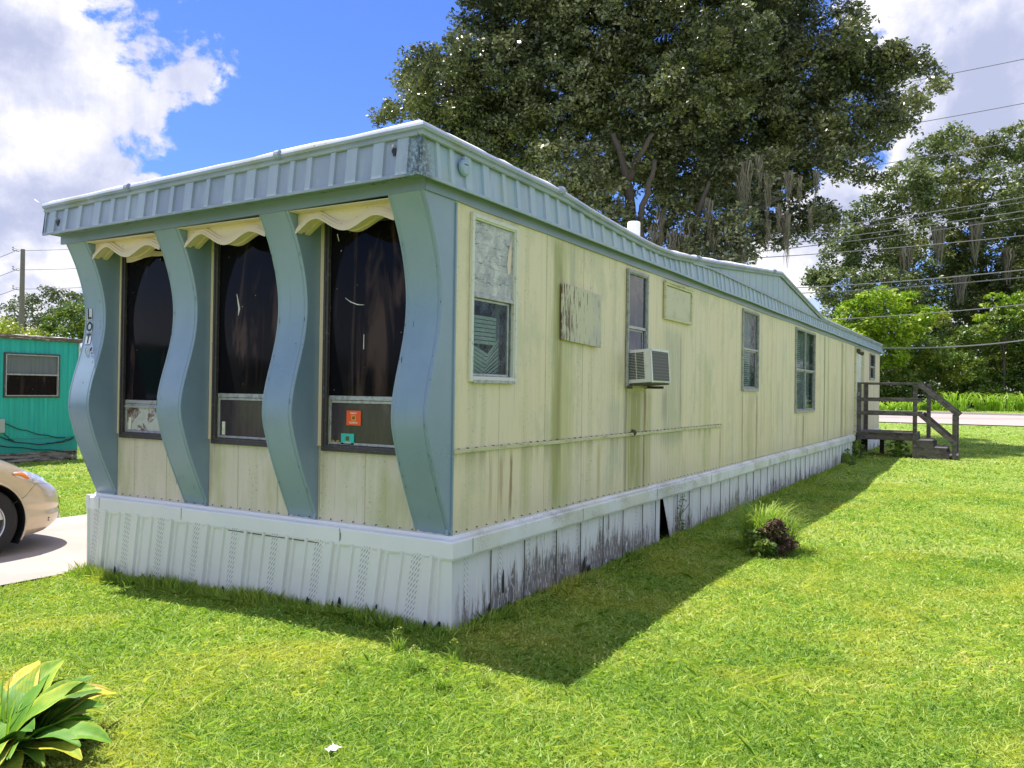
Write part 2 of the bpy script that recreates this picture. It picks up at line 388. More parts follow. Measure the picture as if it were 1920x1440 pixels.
M['alu'] = mat('aluminium_frame', lambda t: {'Base Color': t.mix(t.ss(t.noise(t.obj(), 25, 5, .7), .45, .65), (.42,.42,.41), (.26,.26,.27))}, rough=.45, metal=.35)
M['whiteframe'] = mat('white_window_frame', lambda t: {'Base Color': t.mix(t.ss(t.noise(t.obj(), 25, 5, .7), .55, .7), (.66,.65,.58), (.33,.31,.26))}, rough=.5)
M['greyframe'] = mat('grey_window_frame', lambda t: {'Base Color': t.mix(t.ss(t.noise(t.obj(), 25, 5, .7), .45, .65), (.36,.37,.35), (.20,.20,.20))}, rough=.5)
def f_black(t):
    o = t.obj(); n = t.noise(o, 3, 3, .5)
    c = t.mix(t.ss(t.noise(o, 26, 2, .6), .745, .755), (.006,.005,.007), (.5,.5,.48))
    c = t.mix(t.ss(t.noise(t.sc(o, 5, 5, .8), 1, 4, .6, 1.0), .52, .70), c, (.062,.038,.034))  # brown streaks painted into the pane for the reflections of the fins
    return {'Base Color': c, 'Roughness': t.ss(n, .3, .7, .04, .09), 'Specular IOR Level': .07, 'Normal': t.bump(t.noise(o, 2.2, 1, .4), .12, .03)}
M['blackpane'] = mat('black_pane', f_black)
def f_lower(t):
    o = t.obj()
    c = t.ramp(t.noise(t.sc(o, 8, 8, 1.5), 1, 5, .7), [(.3, (.020,.017,.024)), (.6, (.060,.042,.050)), (.85, (.16,.14,.15))])
    return {'Base Color': c}
M['lowerpane'] = mat('dusty_dark_pane', f_lower, rough=.18)
M['torn'] = mat('torn_backing', lambda t: {'Base Color': t.ramp(t.noise(t.obj(), 7, 6, .65, .8), [(.38, (.10,.055,.045)), (.46, (.20,.16,.14)), (.50, (.50,.50,.47)), (.7, (.36,.38,.36))])}, rough=.6)
def f_glass(t):
    return {}
def glass(name, tint, dens, rough=.04):
    m = bpy.data.materials.new(name); m.use_nodes = True; t = NT(m.node_tree); b = t.n['Principled BSDF']
    o = t.obj(); n = t.noise(o, 12, 5, .7)
    b.inputs['Base Color'].default_value = tint+(1,); b.inputs['Roughness'].default_value = rough
    tr = t.new('ShaderNodeBsdfTransparent'); tr.inputs[0].default_value = (.9,.95,.95,1)
    mx = t.new('ShaderNodeMixShader'); t.put(mx.inputs[0], t.ss(n, .3, .8, dens, min(1, dens+.3)))
    t.l.new(tr.outputs[0], mx.inputs[1]); t.l.new(b.outputs[0], mx.inputs[2]); t.l.new(mx.outputs[0], t.n['Material Output'].inputs[0])
    return m
M['glass'] = glass('window_glass', (.10,.13,.14), .10)
M['darkglass'] = glass('dark_window_glass', (.05,.06,.075), .55)
def f_foil(t):
    o = t.obj(); n = t.noise(o, 9, 8, .75, 1.2); e = t.noise(t.sc(o, 3, 3, 22), 1, 2, .5, .8)
    c = t.ramp(n, [(.3, (.22,.23,.25)), (.5, (.42,.43,.43)), (.62, (.62,.62,.60)), (.75, (.30,.30,.32))])
    c = t.mix(t.math('MULTIPLY', t.ss(t.math('ABSOLUTE', t.math('SUBTRACT', e, .5)), .012, .004), .8), c, (.09,.08,.08))
    return {'Base Color': c, 'Normal': t.bump(n, .5, .01)}
M['foil'] = mat('crinkled_film', f_foil, rough=.35)
M['blind'] = mat('blind_slat', color=(.50,.56,.48), rough=.5)
M['whiteblind'] = mat('white_blind', color=(.55,.6,.58), rough=.5)
M['curtain'] = mat('curtain', lambda t: {'Base Color': t.mix(t.noise(t.sc(t.obj(), 30, 1, 1), 1, 3, .6), (.08,.09,.11), (.22,.23,.24))}, rough=.9)
M['greycurtain'] = mat('grey_curtain', lambda t: {'Base Color': t.mix(t.noise(t.sc(t.obj(), 30, 1, 1), 1, 3, .6), (.16,.19,.2), (.36,.38,.37))}, rough=.9)
def f_ply(t):
    o = t.obj(); st = t.noise(t.sc(o, 38, 1, 5), 1, 6, .7); n = t.noise(t.sc(o, 2, 1, 2), 1, 3, .6); X, Y, Z = t.xyz(o)
    c = t.mix(t.ss(n, .4, .6), (.60,.55,.40), (.52,.48,.42))
    left = t.ss(X, 1.9, 1.46, 0, .10)
    mk = t.ss(t.math('ADD', st, left), .56, .64)
    c = t.mix(mk, c, (.16,.11,.07))
    return {'Base Color': c, 'Normal': t.bump(st, .5, .004)}
M['ply'] = mat('weathered_plywood', f_ply, rough=.8)
M['hatch'] = mat('hatch_panel', lambda t: {'Base Color': t.mix(t.ss(t.noise(t.obj(), 4, 5, .7), .5, .7), (.58,.54,.38), (.47,.44,.28))}, rough=.5)
M['trim'] = mat('siding_trim', lambda t: {'Base Color': t.mix(t.ss(t.noise(t.sc(t.obj(), 2, 1, 10), 2, 5, .7), .5, .66), (.56,.53,.32), (.30,.30,.13))}, rough=.5)
M['grime'] = mat('grime', lambda t: {'Base Color': t.mix(t.noise(t.obj(), 40, 4, .6), (.03,.025,.015), (.14,.12,.08))}, rough=.95)
M['ac'] = mat('ac_case', lambda t: {'Base Color': t.mix(t.ss(t.noise(t.obj(), 8, 5, .7), .55, .7), (.68,.68,.66), (.45,.43,.38))}, rough=.4)
def f_coil(t):
    o = t.obj(); X, Y, Z = t.xyz(o)
    s = t.math('FRACT', t.math('MULTIPLY', X, 70)); q = t.math('FRACT', t.math('MULTIPLY', Z, 34))
    c = t.mix(t.ss(t.math('ABSOLUTE', t.math('SUBTRACT', s, .5)), .2, .4), (.035,.035,.035), (.13,.13,.13))
    c = t.mix(t.ss(q, .86, .95), c, (.2,.2,.2))
    c = t.mix(t.ss(Z, 1.67, 1.60), c, (.012,.012,.008))
    return {'Base Color': c}
M['coil'] = mat('condenser_coil', f_coil, rough=.6)
def f_wood(t):
    o = t.obj(); st = t.noise(t.sc(o, 14, 5, 14), 1, 6, .7, .5); n = t.noise(o, 2.2, 4, .6)
    c = t.mix(t.ss(st, .35, .65), (.062,.054,.052), (.155,.138,.132))
    c = t.mix(t.math('MULTIPLY', t.ss(n, .5, .7), .5), c, (.10,.075,.06))
    return {'Base Color': c, 'Normal': t.bump(st, .5, .006)}
M['wood'] = mat('weathered_wood', f_wood, rough=.9)
def f_teal(t):
    o = t.obj(); X, Y, Z = t.xyz(o)
    st = t.noise(t.sc(o, 14, 1, .6), 1, 5, .6)
    c = t.mix(t.ss(st, .4, .65), (.0,.36,.33), (.01,.44,.38))
    c = t.mix(t.math('MULTIPLY', t.ss(Z, .45, .40), .5), c, (.0,.22,.27))
    return {'Base Color': c}
M['teal'] = mat('teal_siding', f_teal, rough=.45)
M['brown'] = mat('brown_roof_edge', lambda t: {'Base Color': t.mix(t.ss(t.noise(t.sc(t.obj(), 1, 1, 6), 6, 5, .7), .5, .65), (.12,.075,.06), (.45,.40,.36))}, rough=.7)
M['greyskirt'] = mat('grey_skirt', lambda t: {'Base Color': t.mix(t.ss(t.noise(t.sc(t.obj(), 3, 1, 14), 1, 5, .7), .45, .6), (.30,.28,.27), (.07,.065,.05))}, rough=.8)
M['boxgrey'] = mat('grey_box', color=(.40,.41,.41), rough=.5)
M['cable'] = mat('black_cable', color=(.015,.016,.018), rough=.6)
M['wire'] = mat('wire', color=(.20,.20,.21), rough=.6)
M['lampbrown'] = mat('brown_lamp', color=(.08,.055,.03), rough=.6)
def f_conc(t):
    o = t.obj(); n = t.noise(o, .8, 6, .6); f = t.noise(o, 60, 4, .7)
    c = t.mix(t.ss(n, .35, .65), (.36,.31,.275), (.43,.375,.335))
    c = t.mix(t.math('MULTIPLY', t.ss(f, .6, .75), .3), c, (.3,.27,.24))
    return {'Base Color': c, 'Normal': t.bump(f, .2, .003)}
M['concrete'] = mat('concrete', f_conc, rough=.9)
M['road'] = mat('road_surface', lambda t: {'Base Color': t.mix(t.noise(t.obj(), 1.2, 6, .6), (.34,.28,.26), (.43,.36,.335))}, rough=.95)
M['kerb'] = mat('kerb_concrete', color=(.56,.52,.47), rough=.9)
M['pole'] = mat('concrete_pole', lambda t: {'Base Color': t.mix(t.noise(t.sc(t.obj(), 2, 2, .4), 2, 4, .6), (.15,.125,.12), (.24,.21,.20))}, rough=.9)
M['insul'] = mat('insulator', color=(.07,.08,.09), rough=.4)
M['black'] = mat('black_lettering', color=(.012,.012,.016), rough=.5)
M['whitepaint'] = mat('white_plate', color=(.52,.55,.6), rough=.5)
M['orange'] = mat('orange_sticker', color=(.85,.10,.012), rough=.5)
M['tealst'] = mat('teal_sticker', color=(.03,.50,.42), rough=.5)
M['stwhite'] = mat('sticker_white', color=(.85,.8,.75), rough=.5)
M['styellow'] = mat('sticker_yellow', color=(.7,.45,.04), rough=.5)
M['stolive'] = mat('sticker_olive', color=(.10,.10,.03), rough=.5)
# foliage
def leafmat(name, stops, rough=.45, trans=.25, big=None, spec=.5, bs=.35):
    m = bpy.data.materials.new(name); m.use_nodes = True; t = NT(m.node_tree); b = t.n['Principled BSDF']
    g = t.new('ShaderNodeNewGeometry'); r = g.outputs['Random Per Island']
    o = t.obj(); n = t.noise(o, bs, 4, .6)
    f = t.math('ADD', t.math('MULTIPLY', r, .62), t.math('MULTIPLY', t.ss(n, .3, .7), .38))
    c = t.ramp(f, stops)
    if big: c = t.mix(t.ss(t.noise(o, big[0], 3, .5), .5, .68), c, t.mix(.6, c, big[1]))
    t.put(b.inputs['Base Color'], c); b.inputs['Roughness'].default_value = rough
    b.inputs['Specular IOR Level'].default_value = spec
    tl = t.new('ShaderNodeBsdfTranslucent'); t.put(tl.inputs[0], t.mix(1, c, (1.0,1.0,.55,1), 'MULTIPLY'))
    mx = t.new('ShaderNodeMixShader'); mx.inputs[0].default_value = trans
    t.l.new(b.outputs[0], mx.inputs[1]); t.l.new(tl.outputs[0], mx.inputs[2]); t.l.new(mx.outputs[0], t.n['Material Output'].inputs[0])
    return m
M['oak'] = leafmat('oak_leaves', [(0,(.030,.042,.022)),(.35,(.070,.090,.042)),(.62,(.15,.175,.085)),(.82,(.27,.28,.15)),(1,(.55,.54,.42))], .30, .25, (.5,(.17,.19,.06)), .8)  # palest leaf tones painted in for sunlit sparkle in the crown
M['oak2'] = leafmat('far_oak_leaves', [(0,(.045,.07,.025)),(.5,(.12,.17,.06)),(1,(.38,.42,.22))], .42, .3, (.3,(.22,.22,.06)))
M['vine'] = leafmat('vine_leaves', [(0,(.10,.21,.012)),(.5,(.26,.42,.03)),(1,(.58,.64,.07))], .4, .35)
M['hedge'] = leafmat('hedge_leaves', [(0,(.05,.10,.02)),(.5,(.12,.21,.035)),(1,(.36,.42,.10))], .38, .35, (.45,(.36,.40,.06)), .6, .9)
M['ltree'] = leafmat('left_tree_leaves', [(0,(.05,.075,.03)),(.5,(.10,.14,.055)),(1,(.22,.26,.12))], .4, .2)
M['lyellow'] = leafmat('yellow_green_leaves', [(0,(.09,.17,.02)),(.5,(.25,.34,.04)),(1,(.50,.48,.09))], .4, .3)
M['lred'] = leafmat('new_growth_leaves', [(0,(.04,.10,.015)),(.5,(.10,.19,.025)),(.85,(.24,.30,.05)),(1,(.45,.20,.07))], .35, .25)
M['grass'] = leafmat('grass_blades', [(0,(.09,.22,.03)),(.35,(.26,.44,.06)),(.7,(.48,.60,.11)),(.9,(.66,.68,.20)),(1,(.76,.64,.40))], .5, .45, (1.1,(.60,.62,.12)), .35, .9)
M['tuft'] = leafmat('tall_grass_blades', [(0,(.16,.32,.03)),(.6,(.36,.56,.06)),(1,(.58,.68,.12))], .4, .3)
M['moss'] = leafmat('hanging_moss', [(0,(.11,.10,.075)),(1,(.34,.31,.24))], .9, .25)
M['deadweed'] = leafmat('dead_weed', [(0,(.035,.018,.018)),(.6,(.10,.055,.045)),(1,(.20,.13,.10))], .8, .1)
def f_bark(t):
    o = t.obj(); n = t.noise(t.sc(o, 5, 5, 1.2), 1, 5, .7)
    return {'Base Color': t.mix(n, (.035,.028,.024), (.13,.11,.095)), 'Normal': t.bump(n, .6, .03)}
M['bark'] = mat('bark', f_bark, rough=.95)
def f_ground(t):
    o = t.obj(); a = t.noise(o, .5, 5, .6); b = t.noise(o, 9, 6, .7); f = t.noise(o, 50, 4, .7)
    c = t.mix(t.ss(b, .35, .65), (.10,.19,.025), (.27,.37,.05))
    c = t.mix(t.math('MULTIPLY', t.ss(a, .5, .66), .45), c, (.38,.36,.14))
    c = t.mix(t.math('MULTIPLY', t.ss(f, .60, .75), .5), c, (.15,.11,.05))
    return {'Base Color': c, 'Normal': t.bump(t.math('ADD', b, f), .6, .03)}
M['ground'] = mat('lawn_ground', f_ground, rough=1)
def f_gold(t):
    o = t.obj(); n = t.noise(o, 900, 1, .5)
    return {'Base Color': t.mix(n, (.50,.41,.28), (.61,.51,.36))}
M['gold'] = mat('champagne_paint', f_gold, rough=.3, metal=.35, **{'Coat Weight': .8, 'Coat Roughness': .05})
M['tyre'] = mat('tyre_rubber', color=(.018,.018,.019), rough=.85)
M['alloy'] = mat('wheel_alloy', color=(.55,.55,.56), rough=.3, metal=.8)
M['lens'] = mat('headlight_lens', lambda t: {'Base Color': t.mix(t.ss(t.noise(t.obj(), 14, 3, .6), .4, .6), (.70,.70,.70), (.38,.40,.42))}, rough=.1, **{'Coat Weight': 1.0})
M['amber'] = mat('amber_lens', color=(.75,.22,.04), rough=.15)
M['carblack'] = mat('black_plastic', color=(.015,.015,.016), rough=.6)
M['carglass'] = mat('car_glass', color=(.03,.035,.04), rough=.05)

# ------------------------------------------------------------------ the setting: ground, driveway, road
def build_ground():
    xs = np.unique(np.concatenate([[-900,-300,-100,-40,-20], np.arange(-12, 26, .3), np.arange(26, 62, 1.0), [65,75,90,130,250,900]]))
    ys = np.unique(np.concatenate([[-900,-300,-100,-50,-25], np.arange(-14, 18, .3), np.arange(18, 62, 1.5), [70,90,140,300,900]]))
    XX, YY = np.meshgrid(xs, ys); ZZ = gh(XX, YY)
    ZZ = ZZ + lump(XX, YY)
    V = np.stack([XX, YY, ZZ], -1).reshape(-1, 3); w = len(xs); h = len(ys)
    idx = np.arange(w*h).reshape(h, w)
    Q = np.stack([idx[:-1,:-1], idx[:-1,1:], idx[1:,1:], idx[1:,:-1]], -1).reshape(-1, 4)
    o = npmesh('lawn', V, Q, M['ground']); tag(o, kind='structure')
    o.data.polygons.foreach_set('use_smooth', [True]*len(Q))
build_ground()
def sheet(name, xs, ys, off, m, kind='structure'):
    mb = MB(); mb.grid([[(x, y, float(gh(x, y))+off) for x in xs] for y in ys]); o = mb.build(name, m, smooth=False, norm=False); tag(o, kind=kind); return o
for k, (a, b) in enumerate([(-14, -9.02), (-9, -4.52), (-4.5, -.32), (-.3, 3.18), (3.2, 7.2), (7.22, 11.5)]):
    pass
sheet('driveway', list(np.arange(-14, 15, .3)), list(np.arange(3.80, 6.66, .3))+[6.66], .018, M['concrete'])
sheet('road', [29, 31, 33, 35, 37], list(np.arange(-90, 90, 6)), .03, M['road'])
mb = MB()
for x0, x1 in ((37.0, 37.25),):
    for y in range(-90, 90, 6): mb.box(x0, x1, y, y+6, float(gh(x0, 0))-.1, float(gh(x0, 0))+.12)
tag(mb.build('kerb', M['kerb']), kind='structure')

# ------------------------------------------------------------------ the mobile home
L_, W_ = 21.75, 3.66
ZB, ZT = .61, 2.711
home = thing('mobile_home', 'long pale yellow mobile home with blue S-shaped fins and dark windows across its front', 'mobile home', (0, 0, 0))
# --- side wall with window openings, fluted sheet metal
openings = [(.20, .73, 1.62, 2.665), (2.83, 3.285, 1.62, 2.655), (6.84, 7.62, 1.62, 2.655), (10.25, 11.85, 1.27, 2.655), (19.65, 20.55, 2.0, 2.655), (17.0, 18.05, .62, 2.68)]
def wallgrid(mb, us, prof, z0, z1, holes, P):
    for a, b in zip(us[:-1], us[1:]):
        mid = (a+b)/2; spans = [(z0, z1)]
        for (h0, h1, q0, q1) in holes:
            if h0 < mid < h1:
                n = []
                for s0, s1 in spans:
                    if q0 > s0: n.append((s0, min(q0, s1)))
                    if q1 < s1: n.append((max(q1, s0), s1))
                spans = n
        for s0, s1 in spans:
            if s1-s0 > .002: mb.add([P(a, prof(a), s0), P(b, prof(b), s0), P(b, prof(b), s1), P(a, prof(a), s1)], [(0,1,2,3)])
def side_prof(x):
    f = ((x+.1) / .665) % 1.0; seam = min(f, 1-f)*.665
    p = .0013*abs(math.sin(math.pi*(x+.1)/.0665))
    if seam > .3245: pass
    g = abs(f-.5)*.665
    if g > .3285: p += .005
    dent = .006*math.sin(x*2.1)+.004*math.sin(x*5.3+1)
    return p*1.0 + dent*.5
us = sorted(set([round(x, 4) for x in np.arange(.0, 9, .0111)] + [round(x, 4) for x in np.arange(9, L_, .0333)] + [L_] + [o[0] for o in openings] + [o[1] for o in openings]))
mb = MB(); wallgrid(mb, us, side_prof, ZB-.03, ZT+.02, openings, lambda u, p, z: (u, -p+.004, z)); mb.build('side_wall', M['side'], home, norm=False)
# --- front wall
fopen = [(.36, 1.035, 1.14, 2.66), (1.486, 2.161, 1.14, 2.66), (2.612, 3.287, 1.14, 2.66)]
def front_prof(y):
    f = (y+.12)/.41 % 1.0; g = abs(f-.5)*.41
    p = .002*abs(math.sin(math.pi*(y+.12)/.082))
    return p+(.005 if g > .2005 else 0)
us = sorted(set([round(x, 4) for x in np.arange(0, W_, .0137)] + [W_] + [o[0] for o in fopen] + [o[1] for o in fopen]))
mb = MB(); wallgrid(mb, us, front_prof, ZB-.03, 2.80, fopen, lambda u, p, z: (-p+.004, u, z)); mb.build('front_wall', M['front'], home, norm=False)
mb = MB(); mb.box(.02, L_, W_-.02, W_, ZB-.03, 2.80); mb.box(L_-.02, L_-.001, .02, W_-.021, ZB-.03, 2.80); mb.build('rear_wall', M['side'], home)
mb = MB(); mb.box(.05, L_-.05, .05, W_-.05, ZB-.06, ZB-.03); mb.box(.15, L_-.1, .9, .93, ZB, 2.78); mb.box(1.0, 1.03, .93, W_-.06, ZB, 2.78)
mb.build('interior_lining', M['dark'], home)
# --- front window units
def frame_y(mb, y0, y1, z0, z1, w, x0, x1, mi=0):
    mb.box(x0, x1, y0, y0+w, z0, z1, mi); mb.box(x0, x1, y1-w, y1, z0, z1, mi)
    mb.box(x0, x1, y0+w, y1-w, z0, z0+w, mi); mb.box(x0, x1, y0+w, y1-w, z1-w, z1, mi)
def frame_x(mb, x0, x1, z0, z1, w, y0, y1, mi=0):
    mb.box(x0, x0+w, y0, y1, z0, z1, mi); mb.box(x1-w, x1, y0, y1, z0, z1, mi)
    mb.box(x0+w, x1-w, y0, y1, z0, z0+w, mi); mb.box(x0+w, x1-w, y0, y1, z1-w, z1, mi)
for k, (y0, y1, z0, z1) in enumerate(fopen):
    y0 -= .045; y1 += .045; z0 = 1.10; z1 = 2.70; zs = 1.47 if k < 2 else 1.40
    mb = MB(); frame_y(mb, y0, y1, z0, z1, .045, -.028, -.006); frame_y(mb, y0+.014, y1-.014, z0+.014, z1-.014, .012, -.036, -.028)
    w = mb.build('window', M['brownframe'], home, bevel=.002)
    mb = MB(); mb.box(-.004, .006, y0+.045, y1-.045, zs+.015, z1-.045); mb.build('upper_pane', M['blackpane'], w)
    mb = MB(); mb.box(-.006, .012, y0+.047, y1-.047, zs-.016, zs+.014)
    if k == 2: mb.box(-.012, .004, y0+.047, y1-.047, zs-.05, zs-.03)
    mb.build('sash_rail', M['alu'], w, bevel=.003)
    mb = MB(); frame_y(mb, y0+.047, y1-.047, z0+.047, zs-.018, .018, -.002, .014); mb.build('lower_sash', M['alu'], w, bevel=.002)
    mb = MB(); mb.box(.006, .010, y0+.066, y1-.066, z0+.066, zs-.037); mb.build('lower_pane', M['torn'] if k == 2 else M['lowerpane'], w)
    if k > 0:
        mb = MB(); mb.box(-.003, .004, y1-.125, y1-.095, z0+.07, z0+.17); mb.build('latch_plate', M['whiteframe'], w)
    if k == 2:
        mb = MB(); mb.grid([[(-.02-.01*math.sin(i), y1-.05-.08*i, 2.62-.01*math.sin(i*1.3)-(.07-.006*i)*j) for i in range(8)] for j in range(2)]); mb.build('sagging_shade', M['cream'], w, norm=False)
# scratches in the black panes
def text(s, size, loc, rot, m, name, parent, ext=.0008):
    cu = bpy.data.curves.new(name, 'FONT'); cu.body = s; cu.size = size; cu.extrude = ext; cu.align_x = 'CENTER'; cu.align_y = 'CENTER'; cu.offset = size*(.035 if name == 'lettering' else .012)
    tmp = bpy.data.objects.new('tmp', cu); col.objects.link(tmp); dg = bpy.context.evaluated_depsgraph_get()
    me = bpy.data.meshes.new_from_object(tmp.evaluated_get(dg)); bpy.data.objects.remove(tmp)
    T = Matrix.Translation(Vector(loc)) @ rot; me.transform(T); me.name = name
    return link(name, me, m, parent)
FR = Matrix(((0,0,-1,0),(-1,0,0,0),(0,1,0,0),(0,0,0,1)))   # text facing -X
w1 = [o for o in home.children if o.name.startswith('window')][0]
mb = MB(); mb.tube([(-.006, .90, 2.155), (-.006, .85, 2.125), (-.006, .79, 2.105), (-.006, .73, 2.10)], [.001,.003,.0035,.001], 5)
mb.build('scratch', M['stwhite'], w1); mb = MB(); mb.tube([(-.006, .728, 1.90), (-.006, .728, 1.80)], .0025, 5); mb.build('scratch', M['stwhite'], w1); mb = MB(); mb.tube([(-.006,.98,2.60),(-.006,.965,2.55)],.003,5); mb.build('scratch', M['stwhite'], w1); mb = MB()
mb.tube([(-.006, 1.97, 2.23), (-.006, 1.94, 2.12), (-.006, 1.95, 2.07)], [.002,.007,.002], 5); mb.build('scratch', M['stwhite'], w1)
st = MB(); st.box(-.0015, .0055, .748, .874, 1.284, 1.384); st = st.build('orange_sticker', M['orange'], w1)
s2 = MB(); s2.box(-.002, .0055, .806, .920, 1.152, 1.226); s2 = s2.build('teal_sticker', M['tealst'], w1)
text('ENERGY', .015, (-.0024, .811, 1.366), FR, M['stwhite'], 'sticker_lettering', w1, .0004)
text('FLORIDA', .018, (-.0024, .811, 1.302), FR, M['stwhite'], 'sticker_lettering', w1, .0004)
text('FLORIDA', .017, (-.0028, .863, 1.163), FR, M['stwhite'], 'sticker_lettering', w1, .0004)
mb = MB(); frame_y(mb, .793, .829, 1.318, 1.352, .005, -.0026, -.0015); mb.build('sticker_emblem', M['styellow'], w1)
for bx_ in ((-.0024, -.0015, .801, .821, 1.326, 1.344), (-.003, -.002, .846, .878, 1.178, 1.208)): mb = MB(); mb.box(*bx_); mb.build('sticker_emblem', M['stolive'], w1)
text('06  00', .026, (.0035, .975, 1.168), FR, M['styellow'], 'window_numbers', w1, .0004)
# --- fins
PZ = [(.605,.012),(.66,-.012),(.80,-.075),(.95,-.140),(1.10,-.198),(1.22,-.236),(1.30,-.257),(1.37,-.264),(1.45,-.258),(1.53,-.243),(1.62,-.220),(1.75,-.182),(1.9,-.146),(2.05,-.130),(2.2,-.137),(2.35,-.168),(2.5,-.218),(2.62,-.272),(2.735,-.333)]
zz = np.linspace(.605, 2.735, 76)
def cubic(z):
    P = PZ; 
    for i in range(len(P)-1):
        if z <= P[i+1][0]+1e-9:
            z0, x0 = P[i]; z1, x1 = P[i+1]
            m0 = (P[i+1][1]-P[max(i-1,0)][1])/(P[i+1][0]-P[max(i-1,0)][0]); k = min(i+2, len(P)-1)
            m1 = (P[k][1]-P[i][1])/(P[k][0]-P[i][0]); h = z1-z0; t = (z-z0)/h
            return (2*t**3-3*t*t+1)*x0+(t**3-2*t*t+t)*h*m0+(-2*t**3+3*t*t)*x1+(t**3-t*t)*h*m1
    return P[-1][1]
FT = .2816; FA = 1.1261
fins = []
for k in range(4):
    y0 = k*FA; mb = MB()
    cs = [(0, 0), (.004, .004), (.012, .005), (.018, 0), (.030, -.002), (.034, .0025), (FT-.034, .0025), (FT-.030, -.002), (FT-.018, 0), (FT-.012, .005), (FT-.004, .004), (FT, 0)]
    rows = []
    for z in zz:
        x = cubic(z); s = (cubic(min(z+.01, 2.735))-cubic(max(z-.01, .605)))/.02; nl = math.hypot(1, s); nx, nz = -1/nl, s/nl
        wv = .003*math.sin(z*7+k)*(1 if .9 < z < 1.6 else .3)
        rows.append([(x+nx*(o+wv*(.3 < yy/FT < .9)), y0+yy, z+nz*o) for yy, o in cs])
    mb.grid(rows)
    for yy, sgn in ((0, 1), (FT, -1)):
        mb.grid([[(cubic(z), y0+yy, z), (.0 if True else 0, y0+yy, z)] for z in zz])
    f = mb.build('fin', M['fin'], home, smooth=True); fins.append(f)
    rf = random.Random(40+k); mb = MB()
    for _ in range(16):
        z = rf.uniform(.7, 2.65); yy = rf.choice([.009, .022, FT-.009, FT-.022, rf.uniform(.05, FT-.05)]); x = cubic(z)-.0062; L = rf.uniform(.004, .022); w_ = rf.uniform(.0012, .003)
        mb.add([(x, y0+yy-w_, z-L), (x, y0+yy+w_, z-L*.8), (cubic(z+L)-.0062, y0+yy+w_*.6, z+L), (cubic(z+L)-.0062, y0+yy-w_, z+L*.7)], [(0,1,2,3)])
    tag(mb.build('paint_chips', M['grime'], f, norm=False), kind='stuff')
    me = f.data
    md = f.modifiers.new('split', 'EDGE_SPLIT'); md.split_angle = R_(28)
    tb = MB()
    ty = y0+.012 if k else y0+.012
    tb.beam((-.012, y0+.02, .655), (-.018, y0+.012, .575), .022, .004, up=(1,0,0)); tb.build('torn_strip', M['fin'], f)
# LOT 06
def onfin(y, z): return (cubic(z)-.0045, y, z)
fin4 = fins[3]
for s, z, zc in (('L', 2.115, 0), ('O', 1.995, 0), ('T', 1.905, 0)):
    hgt = .098 if s == 'L' else .086
    zm = {'L': 2.120, 'O': 2.014, 'T': 1.916}[s]
    y = {'L': 3.592, 'O': 3.584, 'T': 3.582}[s]
    pl = MB(); pl.add([(cubic(zm-hgt/2)-.006, y+.036, zm-hgt/2), (cubic(zm-hgt/2)-.006, y-.036, zm-hgt/2), (cubic(zm+hgt/2)-.006, y-.036, zm+hgt/2), (cubic(zm+hgt/2)-.006, y+.036, zm+hgt/2)], [(0,1,2,3)])
    pl = pl.build('letter_plate', M['whitepaint'], fin4, norm=False)
    sx = Matrix.Diagonal((.9, 1.0, 1, 1))
    tilt = Matrix.Rotation(math.atan2(cubic(zm+.04)-cubic(zm-.04), .08), 4, 'Y')
    text(s, hgt*1.22, (cubic(zm)-.0085, y, zm), tilt @ FR @ sx, M['black'], 'lettering', fin4, .0006)
text('0', .085, (cubic(1.80)-.0085, 3.545, 1.800), Matrix.Rotation(-.2, 4, 'Y') @ FR, M['whitepaint'], 'lettering', fin4, .0006)
text('0', .098, (cubic(1.80)-.007, 3.549, 1.798), Matrix.Rotation(-.2, 4, 'Y') @ FR, M['black'], 'lettering', fin4, .0006)
text('6', .098, (cubic(1.80)-.0085, 3.490, 1.804), Matrix.Rotation(-.2, 4, 'Y') @ FR, M['black'], 'lettering', fin4, .0006)
